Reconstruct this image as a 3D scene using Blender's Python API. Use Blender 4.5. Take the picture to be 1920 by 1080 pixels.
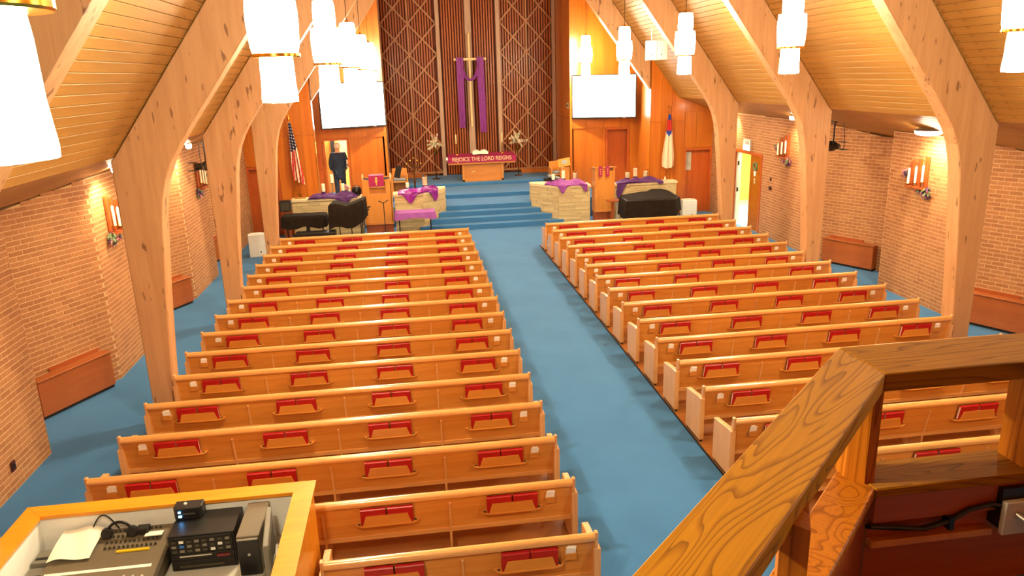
import bpy, bmesh, math, random
from mathutils import Vector, Matrix, noise
from bpy_extras.object_utils import world_to_camera_view
random.seed(7)
S = bpy.context.scene
for o in list(bpy.data.objects): bpy.data.objects.remove(o)
COL = S.collection
PI = math.pi

# ------------------------------------------------------------------ camera, world, exposure
def make_camera():
    cd = bpy.data.cameras.new('camera'); cam = bpy.data.objects.new('camera', cd); COL.objects.link(cam)
    cd.sensor_width = 36.0; cd.lens = 26.3126; cd.clip_start = 0.05; cd.clip_end = 200
    pitch, yaw, roll = 0.27949, 0.12892, -0.03045
    f = Vector((math.sin(yaw)*math.cos(pitch), math.cos(yaw)*math.cos(pitch), -math.sin(pitch)))
    r = Vector((math.cos(yaw), -math.sin(yaw), 0)); u = r.cross(f)
    r2 = r*math.cos(roll)+u*math.sin(roll); u2 = -r*math.sin(roll)+u*math.cos(roll)
    m = Matrix((r2, u2, -f)).transposed().to_4x4(); m.translation = Vector((-2.424, 0, 4.6294))
    cam.matrix_world = m; S.camera = cam
    return cam
CAM = make_camera()
W = bpy.data.worlds.new('world'); S.world = W; W.use_nodes = True
W.node_tree.nodes['Background'].inputs[0].default_value = (1.0, 0.80, 0.58, 1)
W.node_tree.nodes['Background'].inputs[1].default_value = 0.25
S.view_settings.view_transform = 'Standard'; S.view_settings.look = 'None'
S.view_settings.gamma = 1.0; S.view_settings.use_curve_mapping = False
S.view_settings.exposure = 1.45
LAMP_COLOR = (1.0, 0.87, 0.57)
PENDANT_STRENGTH = 26.0
EAVE_POWER = 55.0

# ------------------------------------------------------------------ materials
def lin(r, g, b):
    c = lambda v: (v/255/12.92) if v/255 <= 0.04045 else ((v/255+0.055)/1.055)**2.4
    return (c(r), c(g), c(b), 1)
MATS = {}
def nmat(name):
    m = bpy.data.materials.new(name); m.use_nodes = True; nt = m.node_tree
    b = nt.nodes['Principled BSDF']; MATS[name] = m
    return m, nt, b
def L(nt, a, b): nt.links.new(a, b)
def ramp(nt, stops, interp='LINEAR'):
    n = nt.nodes.new('ShaderNodeValToRGB'); cr = n.color_ramp; cr.interpolation = interp
    while len(cr.elements) > 1: cr.elements.remove(cr.elements[-1])
    cr.elements[0].position = stops[0][0]; cr.elements[0].color = stops[0][1]
    for p, c in stops[1:]:
        e = cr.elements.new(p); e.color = c
    return n
def mixc(nt, a, b, fac, mode='MIX'):
    n = nt.nodes.new('ShaderNodeMix'); n.data_type = 'RGBA'; n.blend_type = mode
    for sock, v in ((n.inputs[0], fac), (n.inputs[6], a), (n.inputs[7], b)):
        if hasattr(v, 'is_output') or hasattr(v, 'links'): L(nt, v, sock)
        else: sock.default_value = v
    return n.outputs[2]
def coords(nt, scale, kind='Object', rot=(0,0,0)):
    t = nt.nodes.new('ShaderNodeTexCoord'); mp = nt.nodes.new('ShaderNodeMapping')
    mp.inputs['Scale'].default_value = scale; mp.inputs['Rotation'].default_value = rot
    L(nt, t.outputs[kind], mp.inputs[0]); return mp.outputs[0]
def tnoise(nt, vec, scale, detail=4, rough=0.55, dist=0.0):
    n = nt.nodes.new('ShaderNodeTexNoise'); n.inputs['Scale'].default_value = scale
    n.inputs['Detail'].default_value = detail; n.inputs['Roughness'].default_value = rough
    n.inputs['Distortion'].default_value = dist
    if vec is not None: L(nt, vec, n.inputs['Vector'])
    return n.outputs['Fac']
def bump(nt, b, h, strength=0.2, dist=0.01):
    n = nt.nodes.new('ShaderNodeBump'); n.inputs['Strength'].default_value = strength
    n.inputs['Distance'].default_value = dist; L(nt, h, n.inputs['Height']); L(nt, n.outputs[0], b.inputs['Normal'])
def plain(name, col, rough=0.5, metal=0.0, spec=0.5, var=0.0, vscale=6.0):
    m, nt, b = nmat(name)
    b.inputs['Base Color'].default_value = col; b.inputs['Roughness'].default_value = rough
    b.inputs['Metallic'].default_value = metal; b.inputs['Specular IOR Level'].default_value = spec
    f = tnoise(nt, coords(nt, (1,1,1)), vscale, 3)
    d = tuple(c*(1-var) for c in col[:3])+(1,); e = tuple(min(1, c*(1+var)) for c in col[:3])+(1,)
    rp = ramp(nt, [(0.3, d), (0.7, e)]); L(nt, f, rp.inputs[0]); L(nt, rp.outputs[0], b.inputs['Base Color'])
    return m
def emis(name, col, strength):
    m, nt, b = nmat(name)
    b.inputs['Base Color'].default_value = (0.8,0.8,0.8,1)
    b.inputs['Emission Color'].default_value = col; b.inputs['Emission Strength'].default_value = strength
    b.inputs['Roughness'].default_value = 0.4
    return m
def wood(name, c1, c2, stretch=(0.5,9,9), scale=2.2, rough=0.35, coat=0.0, knots=None, rnd=0.0, fine=0.35, spec=0.5, kscale=2.5):
    """grain runs along the axis with the small stretch value"""
    m, nt, b = nmat(name)
    v = coords(nt, stretch)
    n1 = tnoise(nt, v, scale, 5, 0.6, 0.6)
    rp = ramp(nt, [(0.28, c1), (0.5, tuple((a+d)/2 for a, d in zip(c1, c2))), (0.72, c2)]); L(nt, n1, rp.inputs[0])
    col = rp.outputs[0]
    n2 = tnoise(nt, coords(nt, tuple(s*(6 if s > 1 else 1) for s in stretch)), scale*3, 3, 0.5)
    r2 = ramp(nt, [(0.35, (0.72,0.72,0.72,1)), (0.6, (1,1,1,1))]); L(nt, n2, r2.inputs[0])
    col = mixc(nt, col, r2.outputs[0], fine, 'MULTIPLY')
    if knots:
        kn_ = tnoise(nt, coords(nt, tuple(1.3 if s < 1 else 5.0 for s in stretch)), 2.6, 2, 0.4)
        rk = ramp(nt, [(0.665, (0,0,0,1)), (0.72, (0.8,0.8,0.8,1))]); L(nt, kn_, rk.inputs[0])
        col = mixc(nt, col, knots, rk.outputs[0])
    if rnd:
        oi = nt.nodes.new('ShaderNodeObjectInfo')
        rr = ramp(nt, [(0.0, (1-rnd,)*3+(1,)), (1.0, (1,1,1,1))]); L(nt, oi.outputs['Random'], rr.inputs[0])
        col = mixc(nt, col, rr.outputs[0], 1.0, 'MULTIPLY')
    L(nt, col, b.inputs['Base Color']); b.inputs['Roughness'].default_value = rough
    b.inputs['Coat Weight'].default_value = coat; b.inputs['Coat Roughness'].default_value = 0.15
    b.inputs['Specular IOR Level'].default_value = spec
    bump(nt, b, n2, 0.08, 0.004)
    return m
def rotcoords(nt, scale, turn):
    t = nt.nodes.new('ShaderNodeTexCoord'); vr = nt.nodes.new('ShaderNodeVectorRotate'); vr.rotation_type = 'Z_AXIS'; vr.inputs['Angle'].default_value = -turn
    mp = nt.nodes.new('ShaderNodeMapping'); mp.inputs['Scale'].default_value = scale
    L(nt, t.outputs['Object'], vr.inputs['Vector']); L(nt, vr.outputs[0], mp.inputs[0]); return mp.outputs[0]
def oak(name, c1, c2, axis='Y', rough=0.38, ring=6.0, turn=0.0):
    """flat sawn oak with cathedral figure running along the axis"""
    m, nt, b = nmat(name)
    st = {'X': (0.42,4.2,4.2), 'Y': (4.2,0.42,4.2), 'Z': (4.2,4.2,0.42)}[axis]
    v = rotcoords(nt, st, turn)
    n1 = tnoise(nt, v, 1.3, 2, 0.45, 0.5)
    ml = nt.nodes.new('ShaderNodeMath'); ml.operation = 'MULTIPLY'; ml.inputs[1].default_value = ring*3.2
    L(nt, n1, ml.inputs[0])
    fr = nt.nodes.new('ShaderNodeMath'); fr.operation = 'FRACT'; L(nt, ml.outputs[0], fr.inputs[0])
    rp = ramp(nt, [(0.0, c2), (0.55, c2), (0.82, c1), (0.95, tuple(a*0.72 for a in c1[:3])+(1,)), (1.0, c2)]); L(nt, fr.outputs[0], rp.inputs[0])
    n2 = tnoise(nt, rotcoords(nt, tuple(s*14 if s > 1 else s*2.5 for s in st), turn), 2.0, 3)
    r2 = ramp(nt, [(0.35, (0.7,0.7,0.7,1)), (0.6, (1,1,1,1))]); L(nt, n2, r2.inputs[0])
    L(nt, mixc(nt, rp.outputs[0], r2.outputs[0], 0.5, 'MULTIPLY'), b.inputs['Base Color'])
    b.inputs['Roughness'].default_value = rough; b.inputs['Specular IOR Level'].default_value = 0.12; bump(nt, b, n2, 0.1, 0.003)
    return m
def brickmat(name, src, base):
    m, nt, b = nmat(name)
    if src == 'object':
        n = nt.nodes.new('ShaderNodeObjectInfo'); out = n.outputs['Random']
    else:
        n = nt.nodes.new('ShaderNodeNewGeometry'); out = n.outputs['Random Per Island']
    k = lambda f, g=1.0: (base[0]*f, base[1]*f*g, base[2]*f*g, 1)
    rp = ramp(nt, [(0.0, k(0.86, .95)), (0.35, k(0.97)), (0.7, k(1.03, 1.03)), (1.0, k(1.12, 1.06))]); L(nt, out, rp.inputs[0])
    f = tnoise(nt, coords(nt, (1,1,1)), 38, 4)
    r2 = ramp(nt, [(0.3, (0.8,0.8,0.8,1)), (0.65, (1.05,1.05,1.05,1))]); L(nt, f, r2.inputs[0])
    L(nt, mixc(nt, rp.outputs[0], r2.outputs[0], 1.0, 'MULTIPLY'), b.inputs['Base Color'])
    b.inputs['Roughness'].default_value = 0.8; bump(nt, b, f, 0.3, 0.004)
    return m
def carpet(name, c1, c2):
    m, nt, b = nmat(name)
    f = tnoise(nt, coords(nt, (1,1,1)), 160, 2, 0.6); g = tnoise(nt, coords(nt, (1,1,1)), 1.3, 3)
    rp = ramp(nt, [(0.3, c1), (0.7, c2)]); L(nt, f, rp.inputs[0])
    r2 = ramp(nt, [(0.3, (0.88,0.9,0.9,1)), (0.7, (1.06,1.04,1.02,1))]); L(nt, g, r2.inputs[0])
    L(nt, mixc(nt, rp.outputs[0], r2.outputs[0], 1.0, 'MULTIPLY'), b.inputs['Base Color'])
    b.inputs['Roughness'].default_value = 0.95; b.inputs['Specular IOR Level'].default_value = 0.15
    b.inputs['Sheen Weight'].default_value = 0.12; bump(nt, b, f, 0.4, 0.006)
    return m

PEWX  = wood('pew_wood', lin(206,130,50), lin(226,154,70), (0.5,9,9), 2.0, 0.28, 0.35, rnd=0.08)
PEWE  = wood('pew_end_wood', lin(214,150,88), lin(232,176,114), (9,9,0.6), 2.0, 0.3, 0.3, rnd=0.06)
PEWR  = wood('pew_rail_highlit_wood', lin(218,152,84), lin(234,176,106), (0.5,9,9), 2.0, 0.24, 0.7)  # paler than the back panels: the rails' lamp highlight is put into this colour
ARCH  = wood('arch_wood', lin(182,132,88), lin(202,154,108), (6,6,0.45), 1.6, 0.5, 0.03, knots=lin(110,70,44), fine=0.35)
CEILW = wood('ceiling_plank_wood', lin(170,120,54), lin(190,140,70), (9,0.35,9), 1.5, 0.5, 0.05, knots=lin(130,84,40), rnd=0.14, fine=0.2, kscale=1.8)
CEILB = plain('ceiling_groove', lin(150,92,40), 0.8, var=0.1)
PANEL = wood('front_panel_wood', lin(190,96,22), lin(212,122,34), (7,7,0.35), 1.1, 0.3, 0.25, rnd=0.16, fine=0.2)
DOORW = wood('door_wood', lin(176,78,26), lin(196,96,36), (8,8,0.4), 1.3, 0.35, 0.2, fine=0.2)
DARKW = wood('reredos_slat_wood', lin(164,76,18), lin(186,94,26), (9,9,0.4), 1.6, 0.4, 0.1, rnd=0.2)
DARKB = plain('reredos_back', lin(104,42,14), 0.7, var=0.15)
LATT  = wood('lattice_wood', lin(170,110,66), lin(190,130,82), (5,5,0.5), 2.0, 0.45)
POST  = wood('reredos_post_wood', lin(176,138,112), lin(196,160,134), (6,6,0.4), 1.6, 0.45)
FLOORW= wood('pew_floor_wood', lin(150,88,40), lin(176,110,54), (0.5,7,7), 1.5, 0.35, 0.2)
HEATW = wood('heater_wood', lin(160,82,34), lin(174,94,42), (0.5,6,6), 1.6, 0.4, 0.1)
RAILD = oak('railing_oak_diagonal', lin(146,92,8), lin(172,114,12), 'X', 0.55, 11.0, PI/4)
RAILX = oak('railing_oak', lin(140,88,9), lin(158,102,12), 'X', 0.75, 8.0)
RAILV = oak('railing_post_oak', lin(160,88,14), lin(180,104,20), 'Z', 0.5, 6.0)
HALFW = wood('half_wall_wood', lin(150,66,22), lin(174,86,32), (0.5,5,5), 1.3, 0.45)
BOOTHW= wood('booth_trim_wood', lin(222,138,22), lin(238,158,34), (0.7,5,5), 1.8, 0.35, 0.2)
LECT  = wood('lectern_wood', lin(200,124,48), lin(216,144,66), (7,7,0.5), 1.6, 0.35, 0.2)
ALTW  = wood('altar_wood', lin(196,116,46), lin(214,142,70), (0.5,7,7), 1.6, 0.35, 0.2)
BRICKO= brickmat('brick_single', 'object', lin(172,114,70))
BRICKS= brickmat('brick_course', 'island', lin(172,114,70))
MORTAR= plain('mortar', lin(204,162,118), 0.9, var=0.06, vscale=30)
STONE = brickmat('ledge_stone', 'island', lin(206,180,132))
STONEC= plain('stone_cap', lin(222,200,156), 0.7, var=0.06, vscale=14)
CARPET= carpet('blue_carpet', lin(44,98,154), lin(76,134,186))
BLACK = plain('black_plastic', lin(26,24,24), 0.4, var=0.1)
CLOTHK= plain('black_cloth', lin(38,30,24), 0.9, spec=0.1, var=0.2, vscale=9)
DARKM = plain('dark_metal', lin(40,36,34), 0.45, 0.6, var=0.1)
BRONZE= plain('bronze', lin(92,58,30), 0.4, 0.8, var=0.2)
BRASS = plain('brass', lin(214,160,60), 0.22, 1.0, var=0.05)
CHROME= plain('steel', lin(190,186,180), 0.3, 0.9, var=0.05)
GREYP = plain('grey_plastic', lin(120,114,102), 0.5, var=0.08)
LGREY = plain('light_grey', lin(196,190,176), 0.5, var=0.05)
WHITE = plain('white_paint', lin(236,234,226), 0.5, var=0.02)
PAPER = plain('paper', lin(244,240,222), 0.8, var=0.02)
CARD  = plain('white_card_paper', lin(240,234,224), 0.7, var=0.03)
RED   = plain('hymnal_red_cloth', lin(170,20,22), 0.38, var=0.1)
PURPLE= plain('purple_cloth', lin(140,58,146), 0.7, var=0.18, vscale=8)
PURSAT= plain('purple_satin', lin(140,30,140), 0.35, var=0.2, vscale=8)
PURDK = plain('dark_purple_cloth', lin(84,36,104), 0.7, var=0.2, vscale=8)
PURTB = plain('table_purple', lin(150,76,156), 0.75, var=0.08)
MAGEN = plain('magenta_parament', lin(158,18,78), 0.7, var=0.1)
GOLDT = plain('gold_thread', lin(232,180,90), 0.5, var=0.05)
CREAMT= plain('cream_letters', lin(240,205,150), 0.7, var=0.03)
WAX   = plain('candle_wax', lin(246,236,204), 0.5, var=0.02)
SCREEN= emis('screen_white', (1,0.99,0.97,1), 3.2)
SHADE = emis('pendant_glass', LAMP_COLOR+(1,), PENDANT_STRENGTH)
EAVEM = emis('eave_lamp_glass', (1,0.86,0.62,1), 24.0)
BULB  = emis('pendant_downlight', LAMP_COLOR+(1,), 420.0)
EXITM = emis('exit_sign_face', (1,0.97,0.85,1), 1.1)
LEDB  = emis('blue_led', (0.1,0.45,1,1), 6.0)
LEDR  = plain('red_display', lin(110,16,26), 0.3, var=0.1)
HALLW = plain('hall_paint', lin(240,214,110), 0.7, var=0.02)
HALLF = plain('hall_floor', lin(214,226,232), 0.5, var=0.03)
NAVY  = plain('navy_cloth', lin(40,54,78), 0.9, var=0.15, vscale=10)
SKIN  = plain('skin', lin(214,156,124), 0.6, var=0.06)
HAIR  = plain('white_hair', lin(216,208,198), 0.8, var=0.1, vscale=40)
FLAGB = plain('flag_blue', lin(34,40,84), 0.8, var=0.1)
FLAGB2= plain('flag_bright_blue', lin(40,66,160), 0.8, var=0.1)
FLAGR = plain('flag_red', lin(196,44,44), 0.8, var=0.08)
FLAGW = plain('flag_white', lin(236,214,186), 0.8, var=0.05)
PETAL = plain('pale_petals', lin(218,206,170), 0.8, var=0.2, vscale=30)
LEAFG = plain('leaf_green', lin(96,120,80), 0.7, var=0.2, vscale=20)
PINK  = plain('pink_petals', lin(196,120,130), 0.8, var=0.2, vscale=20)
YELLOW= plain('yellow_plastic', lin(226,186,20), 0.5, var=0.05)
MIXER = plain('mixer_grey', lin(112,98,78), 0.5, var=0.06)
KNOB  = plain('knob_dark', lin(60,54,40), 0.5, var=0.1)
BLUEK = plain('blue_button', lin(40,110,200), 0.4, var=0.05)
GREYC = plain('grey_cushion', lin(130,134,140), 0.8, var=0.1)
PLATEM= plain('wall_plate', lin(206,196,150), 0.5, var=0.04)
DPLATE= plain('dark_plate', lin(70,24,18), 0.5, var=0.05)
BULLET= plain('notice_paper', lin(190,186,170), 0.7, var=0.06, vscale=25)
KICK  = plain('black_edging', lin(24,18,16), 0.7, var=0.1)
def glassmat():
    m, nt, b = nmat('candle_glass'); b.inputs['Base Color'].default_value = (1,0.98,0.94,1)
    b.inputs['Transmission Weight'].default_value = 1.0; b.inputs['Roughness'].default_value = 0.02; b.inputs['IOR'].default_value = 1.12
    return m
GLASS = glassmat()

# ------------------------------------------------------------------ mesh building
class MB:
    def __init__(s): s.v = []; s.f = []; s.mi = []
    def add(s, vs, fs, mi=0):
        o = len(s.v); s.v += [tuple(p) for p in vs]
        s.f += [tuple(i+o for i in f) for f in fs]; s.mi += [mi]*len(fs); return s
    def box(s, x0, x1, y0, y1, z0, z1, mi=0, M=None):
        vs = [Vector(p) for p in ((x0,y0,z0),(x1,y0,z0),(x1,y1,z0),(x0,y1,z0),(x0,y0,z1),(x1,y0,z1),(x1,y1,z1),(x0,y1,z1))]
        if M: vs = [M @ p for p in vs]
        return s.add(vs, [(0,3,2,1),(4,5,6,7),(0,1,5,4),(1,2,6,5),(2,3,7,6),(3,0,4,7)], mi)
    def prism(s, poly, axis, a0, a1, mi=0, M=None):
        """poly: 2D points; axis 'x': (y,z), 'y': (x,z), 'z': (x,y)"""
        mk = {'x': lambda p, a: (a, p[0], p[1]), 'y': lambda p, a: (p[0], a, p[1]), 'z': lambda p, a: (p[0], p[1], a)}[axis]
        n = len(poly); vs = [Vector(mk(p, a0)) for p in poly]+[Vector(mk(p, a1)) for p in poly]
        if M: vs = [M @ p for p in vs]
        fs = [tuple(range(n))[::-1], tuple(range(n, 2*n))]+[(i, (i+1) % n, n+(i+1) % n, n+i) for i in range(n)]
        return s.add(vs, fs, mi)
    def lathe(s, prof, c=(0,0,0), seg=20, mi=0, M=None, caps=True):
        vs = []; fs = []; n = len(prof)
        for r, z in prof:
            for k in range(seg):
                a = 2*PI*k/seg; p = Vector((c[0]+r*math.cos(a), c[1]+r*math.sin(a), c[2]+z)); vs.append(M @ p if M else p)
        for i in range(n-1):
            for k in range(seg):
                fs.append((i*seg+k, i*seg+(k+1) % seg, (i+1)*seg+(k+1) % seg, (i+1)*seg+k))
        if caps:
            fs.append(tuple(range(seg))[::-1]); fs.append(tuple((n-1)*seg+k for k in range(seg)))
        return s.add(vs, fs, mi)
    def tube(s, pts, r, seg=8, mi=0):
        pts = [Vector(p) for p in pts]; vs = []; fs = []; up = None
        rr = r if isinstance(r, (list, tuple)) else [r]*len(pts)
        for i, p in enumerate(pts):
            d = (pts[min(i+1, len(pts)-1)]-pts[max(i-1, 0)]).normalized()
            if up is None: up = Vector((0,0,1)) if abs(d.z) < 0.9 else Vector((1,0,0))
            a = d.cross(up).normalized(); b2 = a.cross(d).normalized(); up = b2
            for k in range(seg):
                t = 2*PI*k/seg; vs.append(p+(a*math.cos(t)+b2*math.sin(t))*rr[i])
        for i in range(len(pts)-1):
            for k in range(seg): fs.append((i*seg+k, i*seg+(k+1) % seg, (i+1)*seg+(k+1) % seg, (i+1)*seg+k))
        fs.append(tuple(range(seg))[::-1]); fs.append(tuple((len(pts)-1)*seg+k for k in range(seg)))
        return s.add(vs, fs, mi)
    def sheet(s, fn, nu, nv, mi=lambda u, v: 0, th=0.006):
        """cloth of some thickness over fn(u,v)"""
        P = [[Vector(fn(i/nu, j/nv)) for j in range(nv+1)] for i in range(nu+1)]
        o = len(s.v); N = (nu+1)*(nv+1)
        nr = [[None]*(nv+1) for _ in range(nu+1)]
        for i in range(nu+1):
            for j in range(nv+1):
                a = P[min(i+1, nu)][j]-P[max(i-1, 0)][j]; b = P[i][min(j+1, nv)]-P[i][max(j-1, 0)]
                n = a.cross(b); nr[i][j] = n.normalized() if n.length > 1e-9 else Vector((0,0,1))
        for sg in (0.5, -0.5):
            for i in range(nu+1):
                for j in range(nv+1): s.v.append(tuple(P[i][j]+nr[i][j]*th*sg))
        idx = lambda i, j, k: o+k*N+i*(nv+1)+j
        for i in range(nu):
            for j in range(nv):
                m = mi((i+.5)/nu, (j+.5)/nv)
                s.f.append((idx(i,j,0), idx(i+1,j,0), idx(i+1,j+1,0), idx(i,j+1,0))); s.mi.append(m)
                s.f.append((idx(i,j+1,1), idx(i+1,j+1,1), idx(i+1,j,1), idx(i,j,1))); s.mi.append(m)
        for i in range(nu):
            for j in (0, nv):
                s.f.append((idx(i,j,0), idx(i,j,1), idx(i+1,j,1), idx(i+1,j,0))); s.mi.append(mi((i+.5)/nu, min(max(j/nv,.01),.99)))
        for j in range(nv):
            for i in (0, nu):
                s.f.append((idx(i,j,0), idx(i,j+1,0), idx(i,j+1,1), idx(i,j,1))); s.mi.append(mi(min(max(i/nu,.01),.99), (j+.5)/nv))
        return s
    def mesh(s, name, mats, smooth=False, bevel=0.0):
        me = bpy.data.meshes.new(name); me.from_pydata(s.v, [], s.f)
        for m in (mats if isinstance(mats, (list, tuple)) else [mats]): me.materials.append(m)
        me.polygons.foreach_set('material_index', s.mi)
        bm = bmesh.new(); bm.from_mesh(me); bmesh.ops.recalc_face_normals(bm, faces=bm.faces)
        if bevel: bmesh.ops.bevel(bm, geom=[e for e in bm.edges], offset=bevel, segments=1, affect='EDGES', clamp_overlap=True)
        bm.to_mesh(me); bm.free()
        if smooth: me.polygons.foreach_set('use_smooth', [True]*len(me.polygons)); me.set_sharp_from_angle(angle=math.radians(40))
        return me
    def build(s, name, mats, parent=None, smooth=False, bevel=0.0, loc=None, rz=0.0):
        return link(name, s.mesh(name, mats, smooth, bevel), parent, loc, rz)
def link(name, me, parent=None, loc=None, rz=0.0):
    o = bpy.data.objects.new(name, me); COL.objects.link(o); o.parent = parent
    if loc is not None: o.location = loc
    if rz: o.rotation_euler = (0,0,rz)
    return o
def tag(o, label, cat, group=None):
    o['label'] = label; o['category'] = cat
    if group: o['group'] = group
    return o
def thing(name, label, cat, loc=(0,0,0), rz=0.0, group=None):
    o = bpy.data.objects.new(name, None); COL.objects.link(o); o.location = loc; o.rotation_euler = (0,0,rz); o.empty_display_size = 0.2
    return tag(o, label, cat, group)
def struct(o): o['kind'] = 'structure'; return o
def stuff(o): o['kind'] = 'stuff'; return o
def part(name, mats, parent, fn, **k):
    b = MB(); fn(b); return b.build(name, mats, parent, **k)
ORD = ['zeroth','first','second','third','fourth','fifth','sixth','seventh','eighth','ninth','tenth','eleventh','twelfth','thirteenth','fourteenth','fifteenth','sixteenth']
def textmesh(txt, size, mat, ext=0.004):
    cu = bpy.data.curves.new('lettering', 'FONT'); cu.body = txt; cu.size = size; cu.extrude = ext; cu.align_x = 'CENTER'; cu.align_y = 'CENTER'
    o = bpy.data.objects.new('lettering', cu); COL.objects.link(o)
    dg = bpy.context.evaluated_depsgraph_get(); me = bpy.data.meshes.new_from_object(o.evaluated_get(dg))
    bpy.data.objects.remove(o); me.materials.clear(); me.materials.append(mat); return me
def skinmesh(name, verts, edges, radii, mat, sub=2):
    me = bpy.data.meshes.new(name); me.from_pydata(verts, edges, []); o = bpy.data.objects.new(name, me); COL.objects.link(o)
    o.modifiers.new('skin', 'SKIN'); ss = o.modifiers.new('sub', 'SUBSURF'); ss.levels = sub; ss.render_levels = sub
    lay = me.skin_vertices[0] if me.skin_vertices else None
    for i, r in enumerate(radii):
        d = me.skin_vertices[0].data[i]; d.radius = (r, r) if not isinstance(r, tuple) else r; d.use_root = (i == 0)
    dg = bpy.context.evaluated_depsgraph_get(); m2 = bpy.data.meshes.new_from_object(o.evaluated_get(dg))
    bpy.data.objects.remove(o); m2.materials.clear(); m2.materials.append(mat)
    m2.polygons.foreach_set('use_smooth', [True]*len(m2.polygons)); return m2
def inframe(p, margin=0.0):
    c = world_to_camera_view(S, CAM, Vector(p)); return c.z > 0 and -margin < c.x < 1+margin and -margin < c.y < 1+margin
bpy.context.view_layer.update()

# ------------------------------------------------------------------ the setting: floor, platform
HALL_X = 7.35
def slope_z(ax): return 3.74+(6.15-ax)*1.355 if ax < 6.15 else 3.74-(ax-6.15)*0.375
fl = struct(part('floor', CARPET, None, lambda b: b.box(-8.7, 8.7, -3.2, 23.9, -0.12, 0.0)))
for s in (-1, 1):
    x0, x1 = sorted((s*1.0, s*5.97))
    part('wood_floor', FLOORW, fl, lambda b: b.box(x0, x1, 4.6, 20.05, 0.0, 0.012))
    x0, x1 = sorted((s*0.975, s*1.0))
    part('floor_edging', KICK, fl, lambda b: b.box(x0+0.004, x1-0.004, 4.6, 20.05, 0.0, 0.018))
plat = struct(part('floor_platform', CARPET, None, lambda b: (b.box(-5.6, 5.6, 24.12, 29.9, -0.1, 0.60), b.box(-1.39, 1.39, 23.81, 24.12, -0.1, 0.60)), bevel=0.008))
for (hw, y0, y1, z0, z1) in ((2.25,22.82,23.15,0,0.155), (1.94,23.15,23.48,0,0.31), (1.63,23.48,23.81,0,0.455)):
    part('step', CARPET, plat, lambda b: b.box(-hw, hw, y0, y1, -0.05, z1), bevel=0.012)
part('step', CARPET, plat, lambda b: b.box(-3.16, 3.16, 25.25, 29.85, 0.595, 0.735), bevel=0.012)
part('step', CARPET, plat, lambda b: b.box(-3.24, 3.24, 27.25, 29.85, 0.73, 0.83), bevel=0.012)

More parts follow.
